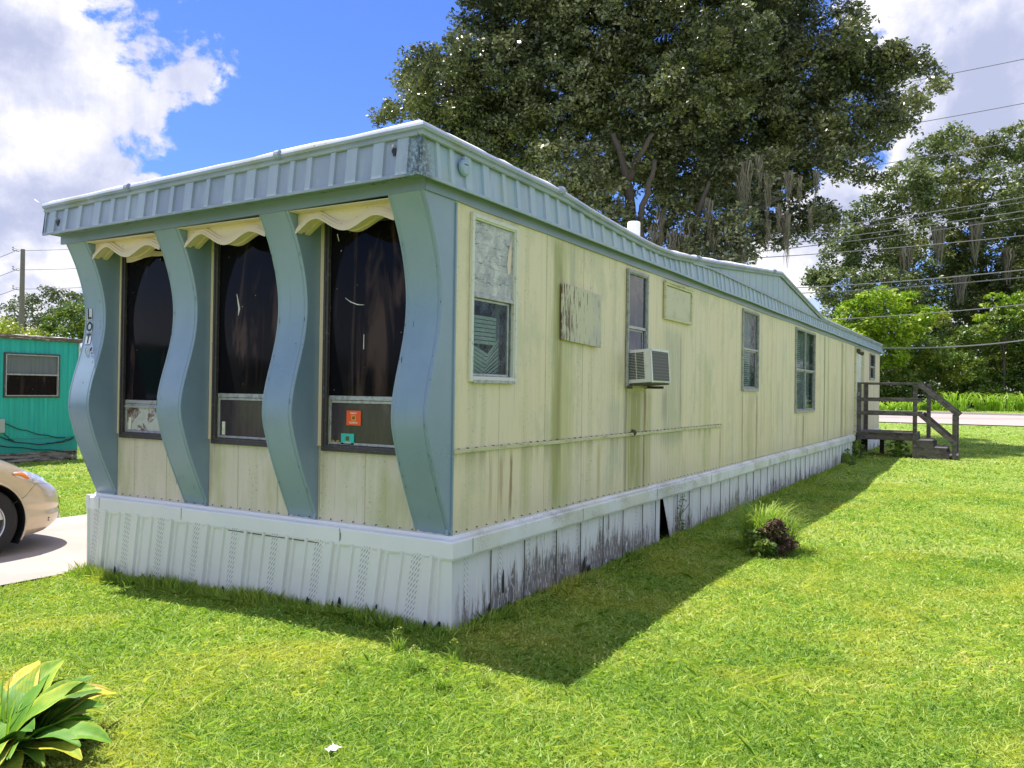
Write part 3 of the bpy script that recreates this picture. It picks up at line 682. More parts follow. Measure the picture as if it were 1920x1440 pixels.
# --- scalloped valances
def wave(u):   # u from 0 at the right (near) end to 1 at the left
    pts = [(0, 2.588), (.06, 2.606), (.13, 2.628), (.21, 2.634), (.29, 2.612), (.37, 2.582), (.45, 2.562), (.53, 2.566), (.61, 2.592), (.70, 2.632), (.77, 2.657), (.84, 2.650), (.92, 2.612), (1, 2.572)]
    for i in range(len(pts)-1):
        if u <= pts[i+1][0]: 
            a, b = pts[i], pts[i+1]; t = (u-a[0])/(b[0]-a[0]); 
            p0 = pts[max(i-1, 0)][1]; p3 = pts[min(i+2, len(pts)-1)][1]
            return .5*((2*a[1])+(-p0+b[1])*t+(2*p0-5*a[1]+4*b[1]-p3)*t*t+(-p0+3*a[1]-3*b[1]+p3)*t**3)
    return pts[-1][1]
for k in range(3):
    y0 = k*FA+FT+.002; y1 = (k+1)*FA-.002; n = 56
    us = [i/n for i in range(n+1)]
    mb = MB()
    zt = 2.735-.005*k
    def W(u, o=0): return wave(u)-.012*k*.8+o
    Y = lambda u: y0+(y1-y0)*u
    # board, and two stepped mouldings that follow its lower edge, plus a second layer behind
    for (xf, xb, o, hgt) in ((-.235, -.205, 0.006, None), (-.247, -.235, .006, .046), (-.257, -.247, .012, .022), (-.262, -.257, -.003, .016), (-.205, -.165, .022, .06), (-.165, -.130, .008, .055)):
        top = [W(u, o)+hgt if hgt else zt for u in us]; bot = [W(u, o) for u in us]
        mb.grid([[(xf, Y(u), b) for u, b in zip(us, bot)], [(xf, Y(u), t_) for u, t_ in zip(us, top)]])
        mb.grid([[(xb, Y(u), b) for u, b in zip(us, bot)], [(xb, Y(u), t_) for u, t_ in zip(us, top)]])
        mb.grid([[(xf, Y(u), b) for u, b in zip(us, bot)], [(xb, Y(u), b) for u, b in zip(us, bot)]])
        if hgt: mb.grid([[(xf, Y(u), b) for u, b in zip(us, top)], [(xb, Y(u), b) for u, b in zip(us, top)]])
    mb.box(-.316, -.02, y0, y1, 2.722-.013*y1, 2.728-.013*y1)
    mb.build('valance', M['cream'], home, norm=False)
# cream trim strips beside the windows
for k, (a, b, z0, z1) in enumerate(fopen):
    mb = MB(); mb.box(-.014, -.004, b+.049, (k+1)*FA-.001, 1.13, 2.72); mb.box(-.014, -.004, k*FA+FT+.001, a-.049, 1.13, 2.72); mb.build('window_trim', M['cream'], home, bevel=.002)
# --- frieze, soffit, fascia, gutter
dzf = lambda y: -.013*max(y, 0)
mb = MB()
mb.grid([[(-.337, y, 2.730+dzf(y)), (-.337, y, 2.815+dzf(y))] for y in (-.012, 1, 2, 3, W_+.03)])
mb.grid([[(-.337, y, 2.730+dzf(y)), (-.317, y, 2.730+dzf(y))] for y in (-.012, 1, 2, 3, W_+.03)])
mb.grid([[(x, -.014, 2.722+.004*math.sin(x*1.3) if x > .1 else 2.730), (x, -.014, 2.815)] for x in [-.337, -.1, 0, .3]+list(np.arange(.6, L_, .3))+[L_]])
mb.grid([[(x, -.014, 2.722+.004*math.sin(x*1.3) if x > .1 else 2.730), (x, .004, 2.722+.004*math.sin(x*1.3) if x > .1 else 2.730)] for x in [-.337, -.1, 0, .3]+list(np.arange(.6, L_, .3))+[L_]])
mb.grid([[(x, W_+.03, 2.70), (x, W_+.03, 2.815)] for x in (-.337, L_)])
mb.build('frieze', M['frieze'], home, norm=False)
def ztop(x):
    return float(np.interp(x, [-.53, .25, 1.34, 1.9, 2.6, 3.3, 3.9, 4.6, 5.2, 7.3, 12.5, 21, 22], [3.045, 3.035, 3.03, 2.99, 2.955, 2.93, 2.93, 2.985, 3.01, 2.995, 2.965, 2.985, 2.985]))
def zg(x):  # roof edge incl. the gable
    return float(np.interp(x, [-.53, .25, 1.34, 1.9, 2.6, 3.3, 3.9, 4.4, 5.2, 8.78, 12.45, 21, 22], [3.045, 3.035, 3.03, 2.99, 2.955, 2.93, 2.945, 2.985, 3.05, 3.385, 2.975, 2.985, 2.985]))
XO, YO = -.45, -.055
def dzt(y): return -.026*max(y, 0)
mb = MB()
def fix_batt(mb, rows):
    n = len(rows)-1
    for i in range(n):
        if i % 5 == 2: mb.mi[-n+i] = 1
# front fascia, vertical battens
def batt(u, per, w): 
    f = u % per; return .007 if f < w else 0
ys_ = []; 
y = YO-.018; seq = []
rr = random.Random(3)
while y < W_+.05:
    wflat = rr.uniform(.075, .15); wb = rr.choice([.045, .05, .09]); seq += [(y, 0), (y+wflat, 0), (y+wflat+.006, .013), (y+wflat+wb, .013), (y+wflat+wb+.008, 0)]; y += wflat+wb+.008
rows = [[(XO-.012-o*1.1, min(y, W_+.055), 2.795+dzf(y)), (XO+.012-o*1.1, min(y, W_+.055), 3.04+dzt(y))] for y, o in seq if y < W_+.3]
mb.grid(rows); fix_batt(mb, rows)
# side fascia
seq = []; x = XO-.018
while x < L_+.02:
    wflat = rr.uniform(.09, .17); wb = rr.choice([.04, .05, .08]); seq += [(x, 0), (x+wflat, 0), (x+wflat+.006, .013), (x+wflat+wb, .013), (x+wflat+wb+.008, 0)]; x += wflat+wb+.008
mb.grid([[(min(x, L_+.03), YO-.012-o, 2.795), (min(x, L_+.03), YO+.010-o, ztop(x)-.012)] for x, o in seq]); fix_batt(mb, [0]*len(seq))
mb.beam((XO-.014, YO-.014, 2.795), (XO+.006, YO+.006, 3.035), .016, .016, up=(1,0,0)); mb.beam((XO-.008, W_+.05, 2.75), (XO+.010, W_+.05, 2.95), .03, .02, up=(1,0,0)); mb.box(L_+.03, L_+.035, YO, W_+.055, 2.795, 2.98)
mb.box(XO, L_+.03, W_+.056, W_+.060, 2.75, 2.95)
mb.build('fascia', [M['fascia'], M['batten']], home, norm=False)
# lower lip and soffit
mb = MB()
pts = [(XO-.016, y, 2.793+dzf(y)) for y in (YO-.016, 1, 2, 3, W_+.06)]
for a, b in zip(pts[:-1], pts[1:]): mb.beam(a, b, .016, .022)
for a, b in zip(np.arange(XO-.016, L_, .75)[:-1], np.arange(XO-.016, L_, .75)[1:]): mb.beam((a, YO-.016, 2.791+.003*math.sin(a*2)), (b, YO-.016, 2.791+.003*math.sin(b*2)), .016, .022)
mb.beam((21.28, YO-.016, 2.791), (L_+.04, YO-.016, 2.791), .016, .022)
mb.build('fascia_lip', M['fascia'], home, bevel=.003)
mb = MB()
mb.grid([[(XO-.01, y, 2.80+dzf(y)), (-.30, y, 2.806+dzf(y))] for y in (YO, 1, 2, 3, W_+.05)])
mb.grid([[(x, YO-.005, 2.80), (x, .03, 2.803)] for x in np.linspace(XO, L_, 30)])
mb.build('soffit', M['soffit'], home, norm=False)
for y, w in ((.16, .15), (.62, .04), (.95, .05), (1.75, .02), (2.35, .03), (2.62, .02), (3.25, .03), (3.50, .03), (3.58, .02)):
    mb = MB(); mb.grid([[(-.445+.02*math.sin(i*2.3+y*9)+.05*j, y+w*(i/8-.5), 2.7985+dzf(y)) for i in range(9)] for j in range(2)]); mb.build('rust_patch', M['rust'], home, norm=False)
# gutter-like roof edge trim following the roofline
def swept(mb, path, section, mi=0):
    rows = []
    for i, p in enumerate(path):
        p = Vector(p); a = Vector(path[max(i-1, 0)]); b = Vector(path[min(i+1, len(path)-1)]); 
        d0 = (p-a); d1 = (b-p); d0.z = 0; d1.z = 0
        d0 = d0.normalized() if d0.length > 1e-6 else d1.normalized(); d1 = d1.normalized() if d1.length > 1e-6 else d0
        n0 = Vector((d0.y, -d0.x, 0)); n1 = Vector((d1.y, -d1.x, 0)); n = (n0+n1); n = n/(max(n.length_squared, .3))*2 if n.length else n0
        rows.append([tuple(p+n*o+Vector((0, 0, h))) for o, h in section])
    mb.grid(rows, mi)
path = [(XO+.01, y, 3.045+dzt(y)) for y in np.linspace(W_+.06, YO, 16)] + [(x, YO, zg(x)) for x in np.concatenate([np.arange(XO+.35, 8.7, .25), [8.78], np.arange(9.0, 21.7, .35), [L_+.03]])]
path[16:16] = []
sec = [(.006, -.03), (.020, -.026), (.026, -.012), (.020, -.004), (.020, .000), (.034, .006), (.040, .022), (.034, .040), (.018, .052), (-.02, .056), (-.06, .056)]
mb = MB(); swept(mb, path, sec); g = mb.build('roof_edge_gutter', M['gutter'], home, smooth=True, norm=False)
md = g.modifiers.new('split', 'EDGE_SPLIT'); md.split_angle = R_(35)
mb = MB()
for x in (1.25, 4.6, 8.2): mb = MB(); mb.tube([(x, YO-.040, zg(x)+.03), (x+.05, YO-.040, zg(x+.05)+.03)], .030, 10); mb.build('gutter_joint', M['gutter'], home)
for y in (1.05, 2.6): mb = MB(); mb.tube([(XO-.026, y, 3.07+dzt(y)), (XO-.026, y+.04, 3.07+dzt(y))], .028, 10); mb.build('gutter_joint', M['gutter'], home)
# gable infill above the lower fascia
mb = MB(); seq = []; x = 4.35
while x < 12.45:
    seq += [(x, 0), (x+.28, 0), (x+.288, .006), (x+.33, .006), (x+.338, 0)]; x += .338
mb.grid([[(min(x, 12.45), YO+.012-o, ztop(x)-.03), (min(x, 12.45), YO+.012-o, max(zg(x)-.02, ztop(x)-.02))] for x, o in seq])
mb.build('gable_panel', M['fascia'], home, norm=False)
mb = MB()
xs_ = np.arange(4.5, 12.6, .3)
for a, b in zip(xs_[:-1], xs_[1:]): mb.beam((a, YO-.008, ztop(a)-.012), (b, YO-.008, ztop(b)-.012), .02, .022)
mb.build('gable_flashing', M['gutter'], home)
# roof: uneven white coating
mb = MB(); r2 = random.Random(5)
ysr = [YO-.012]+list(np.linspace(YO+.03, W_+.02, 14))+[W_+.06]; xsr = list(np.concatenate([[XO-.008], np.arange(XO+.03, 5, .16), np.arange(5, 13, .3), np.arange(13, L_+.05, .7), [L_+.05]]))
rows = []
for j, y in enumerate(ysr):
    row = []
    for i, x in enumerate(xsr):
        ed = 0 if (i == 0 or j in (0, len(ysr)-1)) else 1; e = min(1, (j)/3.0, (len(ysr)-1-j)/3.0, max(0, i)/6.0)
        z = zg(x)+dzt(y)*(1 if x < 1 else .3)+.050+ed*(.012+.042*e*(1 if x < 3 else .5)+r2.uniform(-.005, .010))
        row.append((x, y, z))
    rows.append(row)
mb.grid(rows, flip=True); mb.build('roof', M['roof'], home, smooth=False, norm=False)
mb = MB(); mb.tube([(5.9, 1.2, 3.0), (5.9, 1.2, 3.775), (5.9, 1.2, 3.785)], [.085, .085, .075], 20); mb.build('roof_vent_pipe', M['roof'], home, smooth=False)
mb = MB(); mb.tube([(-.02, YO-.012, 2.925), (-.02, YO-.028, 2.925), (-.02, YO-.04, 2.925)], [.052, .052, .042], 22); mb.tube([(-.02, YO-.01, 2.985), (-.02, YO-.03, 2.985)], .012, 10)
mb.build('junction_box', M['fascia'], home, bevel=.002)
mb = MB(); mb.box(-.045, -.005, YO-.0415, YO-.0395, 2.938, 2.944); mb.build('keyhole', M['black'], home)
for y, z in ((.13, 2.945), (3.53, 2.83)):
    mb = MB(); mb.tube([(XO+.005, y, z), (XO-.013, y, z)], .018, 12); mb.box(XO-.0125, XO-.010, y-.013, y+.008, z-.03, z-.012)
    h_ = mb.build('marker_lamp_hole', M['black'], home)
    mb = MB(); mb.tube([(XO-.008, y-.004, z+.022), (XO-.026, y-.004, z+.026), (XO-.03, y-.002, z+.014)], [.010, .010, .004], 8); mb.build('lamp_stub', M['alu'], h_)
# flaking corner of roof membrane at the far left
mb = MB(); mb.grid([[(XO-.02, W_+.06, 2.985), (XO-.05, W_+.12, 3.02), (XO-.03, W_+.17, 3.045)], [(XO+.05, W_+.06, 2.985), (XO-.01, W_+.11, 3.00), (XO-.02, W_+.15, 3.03)]]); mb.build('lifted_flashing', M['roof'], home, norm=False)
# --- belt rail with screws
mb = MB(); xs_ = np.arange(.01, 5.9, .42)
for a, b in zip(xs_[:-1], xs_[1:]): mb.beam((a, -.012, 1.143+.002*math.sin(a*3)), (b, -.012, 1.143+.002*math.sin(b*3)), .016, .028)
mb.build('belt_rail', M['trim'], home, bevel=.003)
mb = MB(); r3 = random.Random(9)
for x in np.arange(.06, 5.85, .105): mb.tube([(x, -.004, 1.160+r3.uniform(0, .004)), (x, -.020, 1.160)], r3.uniform(.0015, .0045), 6)
for x in np.arange(.06, 16, .12): mb.tube([(x, .0, .632+r3.uniform(0, .005)), (x, -.009, .632)], .004, 6)
for y in np.arange(.3, 3.4, .10): mb.tube([(.0, y, .628+r3.uniform(0, .005)), (-.008, y, .628)], .0038, 6)
mb.tube([(3.0, -.0, 1.155), (3.0, -.022, 1.155), (3.0, -.034, 1.15)], [.035, .03, .012], 9)
tag(mb.build('screws', M['grime'], home), kind='stuff')
# corner strip
mb = MB(); mb.box(-.004, .012, -.010, .002, .605, 2.72); mb.build('corner_strip', M['fin'], home, bevel=.002)
# --- side windows
def sidewin(x0, x1, z0, z1, zm, up, lo, upm, lom, mull=None, inner=None, fm='whiteframe', behind=None):
    mb = MB(); frame_x(mb, x0, x1, z0, z1, .028, -.024, .0); frame_x(mb, x0+.026, x1-.026, z0+.026, z1-.026, .012, -.016, .03)
    if mull: mb.box(mull-.02, mull+.02, -.022, .02, z0+.03, z1-.03)
    w = mb.build('window', M[fm], home, bevel=.003)
    mb = MB(); mb.box(x0+.038, x1-.038, -.012, .016, zm-.014, zm+.014); mb.build('sash_rail', M['alu'], w, bevel=.003); mb = MB(); mb.box(x0+.03, x1-.03, -.03, -.012, z0-.008, z0+.014); mb.build('sill', M['alu'], w, bevel=.003)
    mb = MB(); frame_x(mb, x0+.038, x1-.075, z0+.040, zm-.016, .016, .006, .022); mb.build('lower_sash', M['alu'], w, bevel=.002)
    spans = [(x0+.039, x1-.039)] if not mull else [(x0+.039, mull-.021), (mull+.021, x1-.039)]
    for a, b in spans:
        mb = MB(); mb.box(a, b, .001, .004, zm+.015, z1-.040); mb.build('upper_pane', M[upm], w)
        mb = MB(); mb.box(a, b, .010, .013, z0+.041, zm-.018); mb.build('lower_pane', M[lom], w)
    if behind:
        n = 24
        mb = MB(); mb.grid([[(x0+.05+(x1-x0-.1)*i/n, .085+.012*math.sin(i*1.7), z) for i in range(n+1)] for z in (z0+.03, z1-.03)]); mb.build('curtain', M[behind], w, smooth=True, norm=False)
    return w
w = sidewin(.17, .765, 1.59, 2.692, 2.160, 0, 0, 'foil', 'glass')
mb = MB()
for i in range(7):     # blind slats still level
    z = 2.03-.028*i; mb.box(.24, .60, .055, .075, z-.012, z+.010)
for i in range(8):     # slats folded down into a V
    z = 1.83-.026*i; cx = .50-.01*i
    mb.beam((.24, .06, z+.02), (cx, .06, z-.055), .004, .022); mb.beam((cx, .06, z-.055), (.64, .06, z+.06-.004*i), .004, .010 if i % 2 else .016)
mb.build('broken_blind', M['blind'], w)
mb = MB(); mb.grid([[(x, .10, z) for x in (.66, .69, .72)] for z in (1.62, 2.15)]); mb.build('curtain', M['greycurtain'], w, norm=False)
mb = MB(); mb.add([(.655, -.001, 2.34), (.69, -.001, 2.36), (.705, -.001, 2.50), (.695, -.001, 2.585), (.66, -.001, 2.50), (.645, -.001, 2.42)], [(0,1,2,3,4,5)]); mb.build('peeled_patch', M['cream'], w, norm=False)
sidewin(2.80, 3.315, 1.59, 2.680, 2.146, 0, 0, 'darkglass', 'darkglass', behind='curtain', fm='greyframe')
w = sidewin(6.80, 7.66, 1.585, 2.685, 2.150, 0, 0, 'glass', 'glass', behind='greycurtain', fm='greyframe')
mb = MB(); [mb.box(6.88, 7.42, .055, .07, 1.66+.03*i, 1.672+.03*i) for i in range(16)]; mb.build('blind', M['whiteblind'], w)
w = sidewin(10.2, 11.9, 1.238, 2.685, 1.974, 0, 0, 'glass', 'glass', mull=10.98, behind='greycurtain', fm='greyframe')
mb = MB(); [mb.box(10.3, 10.85, .055, .07, 1.75+.035*i, 1.763+.035*i) for i in range(22)]; mb.build('blind', M['whiteblind'], w)
mb = MB(); mb.grid([[(11.25+.06*i+.05*math.sin(j), .04, 1.34+.06*j) for i in range(4)] for j in range(4)]); mb.build('torn_paper', M['whiteblind'], w, norm=False)
sidewin(19.6, 20.6, 1.975, 2.685, 2.33, 0, 0, 'darkglass', 'darkglass', behind='curtain', fm='greyframe')
# --- patches on the wall
mb = MB(); mb.prism([(1.458, -.010, 2.385), (1.46, -.010, 1.942), (1.80, -.012, 1.930), (2.178, -.018, 1.915), (2.185, -.010, 2.36), (1.9, -.010, 2.377)], (0, -.014, 0)); mb.build('plywood_patch', M['ply'], home, bevel=.002)
mb = MB(); mb.box(3.80, 4.60, -.018, -.006, 2.33, 2.64); hp = mb.build('hatch', M['hatch'], home, bevel=.003)
mb = MB(); frame_x(mb, 3.76, 4.635, 2.292, 2.680, .036, -.032, -.006); mb.box(3.75, 4.64, -.04, -.03, 2.668, 2.69); mb.build('frame', M['trim'], hp, bevel=.004)
# --- door in the far part, and the lamp over it
mb = MB(); mb.box(17.03, 18.02, -.010, .02, .64, 2.67); mb.box(17.15, 17.9, -.016, -.0105, 1.6, 2.5); dr = mb.build('door', M['band'], home, bevel=.004)
mb = MB(); mb.box(16.93, 17.03, -.03, .004, .6, 2.70); mb.box(18.02, 18.12, -.03, .004, .6, 2.70); mb.box(17.03, 18.02, -.03, .004, 2.67, 2.70); mb.build('frame', M['trim'], dr)
mb = MB(); mb.tube([(17.15, -.02, 1.55), (17.15, -.07, 1.55), (17.15, -.075, 1.62)], .014, 8); mb.build('handle', M['alu'], dr)
mb = MB(); mb.tube([(17.02, -.03, 2.62), (17.02, -.09, 2.62), (17.02, -.1, 2.60)], [.05, .05, .03], 10); mb.tube([(17.25, -.03, 2.59), (17.35, -.12, 2.56)], [.03, .05], 10); mb.tube([(17.02, -.06, 2.62), (17.3, -.06, 2.6)], .012, 6)
mb.build('porch_lamp', M['lampbrown'], home)
# --- skirting
SK0 = .462
def gz(x, y): return float(gh(x, y))
mb = MB(); rows = []; r4 = random.Random(2)
# front skirting, ribbed vinyl leaning slightly, profile period .4165
def skprof(u):
    f = (u/.4165-.517+.5) % 1.0
    # perforated flat in the middle (.4-.6), then valley / rib / valley / rib
    for a, b, d in ():
        if a <= f <= b: return d
    pts = [(.055,0),(.07,.016),(.105,.016),(.12,0),(.17,0),(.19,.024),(.25,.024),(.27,.008),(.38,.008),(.40,.014),(.60,.014),(.62,.008),(.74,.008),(.755,.024),(.805,.024),(.83,0)]
    return float(np.interp(f, [p[0] for p in pts], [p[1] for p in pts]))
for u in np.arange(-.05, W_+.02, .0085):
    u = min(u, W_+.01); o = skprof(u)
    dz = .15; r = []
    for z in (SK0+.03, .25, .05, gz(0, u)-.05):
        yy = u+dz*(SK0-z)*min(1, max(0, (W_-u)/.25))*min(1, (u+.05)/.2)
        r.append((-.052-o+.012*(SK0-z), yy, z))
    rows.append(r)
mb.grid(rows)
# side skirting: same panels, with a sprung panel at x = 3.8
rows = []
for x in np.arange(-.05, 3.74, .0105): rows.append([(x-(SK0-z)*.10*max(0, 1-x/.9)*(x > .05)*.6, -.010-.55*skprof(x+.16)-.004*math.sin(x*3), z) for z in (SK0+.03, .22, gz(x, 0)-.05)])
mb.grid(rows)
rows = []
for x in np.arange(3.79, 4.16, .0105): rows.append([(x+(.10*(SK0-z)/.46)*max(0, 1-(x-3.79)/.37), -.010-.55*skprof(x)-.055*max(0, 1-(x-3.79)/.3)*(SK0-z)/.46, z) for z in (SK0+.03, .22, -.05)])
mb.grid(rows)
rows = []
for x in list(np.arange(4.15, 9, .0105))+list(np.arange(9, 16.72, .03)): rows.append([(x, -.010-.55*skprof(x)-.004*math.sin(x*2), z) for z in (SK0+.03, .22, gz(x, 0)-.05)])
mb.grid(rows)
mb.grid([[(x, -.012-skprof(x), z) for z in (SK0+.03, gz(x, 0)-.05)] for x in np.arange(18.6, L_+.02, .04)])
mb.grid([[(x, W_+.01, z) for z in (SK0+.03, -.15)] for x in (-.05, L_)]); mb.grid([[(L_+.02, y, z) for z in (SK0+.03, -.15)] for y in (0, W_)])
mb.build('skirting', M['skirt'], home, norm=False)
# plank grooves on the side skirting
for x in [.44, .9, 1.4, 1.83, 2.28, 2.72, 3.2, 3.55]+list(np.arange(4.2, 16.5, .40)):
    mb = MB(); mb.box(x-.003, x+.003, -.034, -.0285, gz(x, 0)-.02, SK0+.005); mb.build('panel_seam', M['grime'], home)
# broken notches along the bottom edge of the front skirting
for y, z, w_, h_ in ((3.27, -.02, .02, .07), (3.05, -.05, .015, .04), (2.82, -.04, .02, .08), (2.66, -.03, .02, .07), (1.98, -.02, .022, .08), (1.74, -.03, .03, .07), (1.44, -.02, .045, .06), (1.13, .01, .024, .085), (.90, .03, .018, .07), (.84, .045, .024, .09), (.52, .10, .010, .03), (.13, .0, .026, .08), (.02, .06, .02, .035)):
    g0 = gz(0, y); base = max(z, g0+.005)
    mb = MB(); mb.prism([(-.084, y-w_/2, base), (-.084, y+w_/2, base), (-.084, y+w_/2+.004, base+h_*.5), (-.084, y+w_*.1, base+h_), (-.084, y-w_*.55, base+h_*.8)], (.004, 0, 0)); mb.build('skirting_tear', M['black'], home)
for x, z, w_, h_ in ((.42, .03, .02, .08), (.60, .14, .02, .16), (.68, .02, .03, .05), (1.1, .0, .05, .05), (1.9, .03, .05, .14), (2.0, .0, .06, .09)):
    mb = MB(); mb.prism([(x-w_/2, -.036, z), (x+w_/2, -.036, z), (x+w_*.5, -.036, z+h_*.5), (x+w_*.1, -.036, z+h_), (x-w_*.55, -.036, z+h_*.7)], (0, .004, 0)); mb.build('skirting_tear', M['black'], home)
mb = MB(); mb.box(.1, L_-.1, .25, .27, -.2, .6); mb.box(.3, .32, .3, W_-.2, -.2, .6); mb.build('underfloor_shade', M['dark'], home)
# white band over the skirting: two-stepped, front and side
mb = MB()
sec = [(0.00, .0), (.052, .004), (.056, -.006), (.060, -.016), (.060, -.110), (.052, -.146), (.046, -.150), (.03, -.150)]
sec = [(-.002, .618), (.018, .616), (.022, .604), (.026, .598), (.058, .590), (.064, .580), (.066, .486), (.060, .470), (.05, .467)]
def bandpath():
    P = [(0, y, -.006*y*0) for y in np.linspace(W_+.0, 0, 14)]; P += [(x, 0, .004*math.sin(x*.9)) for x in np.arange(.3, 16.5, .3)]+[(16.72, 0, 0)]
    return P
sB = [(o, z) for o, z in sec]
P = bandpath(); mbv = MB(); swept(mbv, P, sB); mbv.build('skirt_band', M['band'], home, norm=False)
mb = MB(); swept(mb, [(18.7, 0, 0), (L_, 0, 0)], sB); mb.build('skirt_band', M['band'], home, norm=False); mb = MB()
mb.box(-.066, -.005, W_+.001, W_+.045, .47, .60); mb.build('skirt_band_end', M['band'], home)
mb = MB()
for y in (2.48, .86, 3.52): mb.box(-.0675, -.0655, y-.0015, y+.0015, .50, .59)
for y, z0 in ((1.52, .574), ): mb.box(-.0675, -.0655, .85, .853, .51, .56)
mb.box(-.0665, -.0655, 1.05, 1.95, .468, .474)
for x in (.16, 1.8, 3.5, 5.3, 8.2, 11): mb.box(x-.0015, x+.0015, -.0675, -.0655, .49, .585)
mb.build('band_joint', M['grime'], home)
# steel frame rail leg at far open gap
mb = MB(); [mb.box(x, x+.2, .3, .5, -.1, .58) for x in (4.2, 8, 12, 17.2)]; mb.build('foundation_pier', M['kerb'], home)

# --- window air conditioner: a thing of its own
ac = thing('air_conditioner', 'white window air conditioner with side louvres, sagging out of the narrow window', 'air conditioner', (3.08, 0, 1.60))
T = Matrix.Translation((3.08, 0, 1.61)) @ Matrix.Rotation(R_(-4), 4, 'X') @ Matrix.Translation((-3.08, 0, -1.61))
mb = MB(); mb.box(2.845, 3.325, -.245, .02, 1.615, 1.925, T=T); mb.build('case', M['ac'], ac, bevel=.008)
mb = MB()
for i in range(17): 
    z = 1.655+.0145*i; mb.box(2.838, 2.846, -.178, -.105, z, z+.0075, T=T); mb.box(2.838, 2.846, -.095, -.020, z, z+.0075, T=T)
mb.build('louvre_slots', M['black'], ac)
mb = MB(); mb.box(2.87, 3.305, -.249, -.244, 1.632, 1.905, T=T); mb.build('condenser_coil', M['coil'], ac)
mb = MB(); mb.box(2.845, 3.325, -.25, -.243, 1.905, 1.928, T=T); mb.box(3.305, 3.330, -.25, -.243, 1.612, 1.928, T=T); mb.box(2.84, 2.87, -.25, -.243, 1.612, 1.928, T=T); mb.build('rear_flange', M['ac'], ac, bevel=.003)
mb = MB(); mb.box(2.84, 3.33, -.235, .0, 1.598, 1.613, T=T); mb.box(2.80, 2.86, -.05, -.02, 1.57, 1.60); mb.box(3.29, 3.33, -.18, -.0, 1.575, 1.60); mb.build('base_tray', M['grime'], ac)

# ------------------------------------------------------------------ wooden deck and steps
DX0, DX1, DY = 17.35, 18.55, -1.25
deck = thing('wooden_deck', 'weathered grey wooden landing with railings and steps at the far door', 'deck', (17.9, -.8, .09))
def wpart(name, fn, bev=.004):
    mb = MB(); fn(mb); return mb.build(name, M['wood'], deck, bevel=bev)
def floor(mb):
    for i in range(9): y = -.03-.142*i; mb.box(DX0-.03, DX1+.03, y-.136, y, .645, .683)
wpart('floor_boards', floor)
wpart('rim_joist', lambda mb: (mb.box(DX0-.005, DX0+.033, DY-.05, -.04, .49, .644), mb.box(DX1-.033, DX1+.005, DY-.05, -.04, .49, .644), mb.box(DX0+.034, DX1-.034, DY-.04, DY-.002, .49, .644)))
for x in (DX0-.02, DX1+.02):
    for y, z1 in ((-.055, 1.84), (DY-.03 if x < 18 else DY-.24, 1.86)):
        g_ = gz(x, y)
        wpart('post', lambda mb: mb.box(x-.045, x+.045, y-.045, y+.045, g_-.05, z1))
    xx = x-.052 if x < 18 else x+.052
    for z, hh in ((1.845, .04), (1.455, .09), (1.125, .09)):
        wpart('rail', lambda mb: mb.beam((xx, -.0, z), (xx, DY-.10, z), .035, hh))
    wpart('post', lambda mb: mb.box(x-.045, x+.045, -2.15, -2.06, gz(x, -2.1)-.05, 1.14))
    wpart('stair_handrail', lambda mb: mb.beam((xx, DY-.10, 1.83), (xx, -2.19, 1.12), .035, .10))
    wpart('stair_handrail', lambda mb: mb.beam((xx, DY-.12, 1.13), (xx, -2.12, .45), .035, .09))
    g_ = gz(x, -1.7)
    wpart('stringer', lambda mb: mb.prism([(x-.02, DY-.05, g_-.02), (x-.02, -2.0, g_-.02), (x-.02, -2.0, g_+.08), (x-.02, -1.93, g_+.235), (x-.02, -1.68, g_+.235), (x-.02, -1.68, g_+.39), (x-.02, DY-.05, g_+.39)], (.04, 0, 0)))
for y, z in ((-1.49, .495), (-1.80, .335), (-2.03, .175)):
    wpart('tread', lambda mb: mb.box(DX0-.03, DX1+.03, y-.15, y+.15, z-.02, z+.018))
wpart('joist', lambda mb: [mb.box(x, x+.04, DY, -.05, .50, .640) for x in (17.7, 18.1)])
wpart('post', lambda mb: mb.box(18.4, 18.5, -.5, -.4, 0, .62))

# ------------------------------------------------------------------ teal mobile home next door
TY, TX1 = 14.02, 6.30
nb = thing('mobile_home', 'bright teal mobile home across the driveway with a brown roof edge', 'mobile home', (2, 15.7, -.08))
def tprof(x): return .008*(1 if (x % .1) < .05 else 0)+.003*math.sin(x*2)
topen = [(4.77, 5.84, 1.28, 2.12), (.5, 1.6, 1.28, 2.12)]
us = sorted(set([round(x, 3) for x in np.arange(-9, TX1, .025)]+[TX1]+[o[0] for o in topen]+[o[1] for o in topen]))
mb = MB(); wallgrid(mb, us, tprof, .44, 2.42, topen, lambda u, p, z: (u, TY-p, z)); mb.box(TX1-.02, TX1, TY, TY+3.6, .2, 2.42)
mb.box(-9, TX1, TY+3.58, TY+3.6, .2, 2.42); mb.box(-9, -8.98, TY, TY+3.6, .2, 2.42); mb.build('wall', M['teal'], nb, norm=False)
mb = MB(); mb.grid([[(x, TY-.012+.02*(1-j)*0-.01*(j == 1), z) for j, z in enumerate((.44, .33, .14))] for x in (-9, TX1)]); mb.box(-9, TX1+.01, TY-.03, TY, .43, .455); mb.build('lower_wall', M['teal'], nb)
mb = MB(); mb.box(TX1-.012, TX1+.012, TY-.022, TY-.001, .14, 2.42); mb.build('corner_trim', M['whiteframe'], nb)
mb = MB(); mb.box(-9.05, TX1+.06, TY-.07, TY+3.65, 2.42, 2.50); mb.build('roof_edge', M['brown'], nb, bevel=.012)
mb = MB(); r6 = random.Random(4)
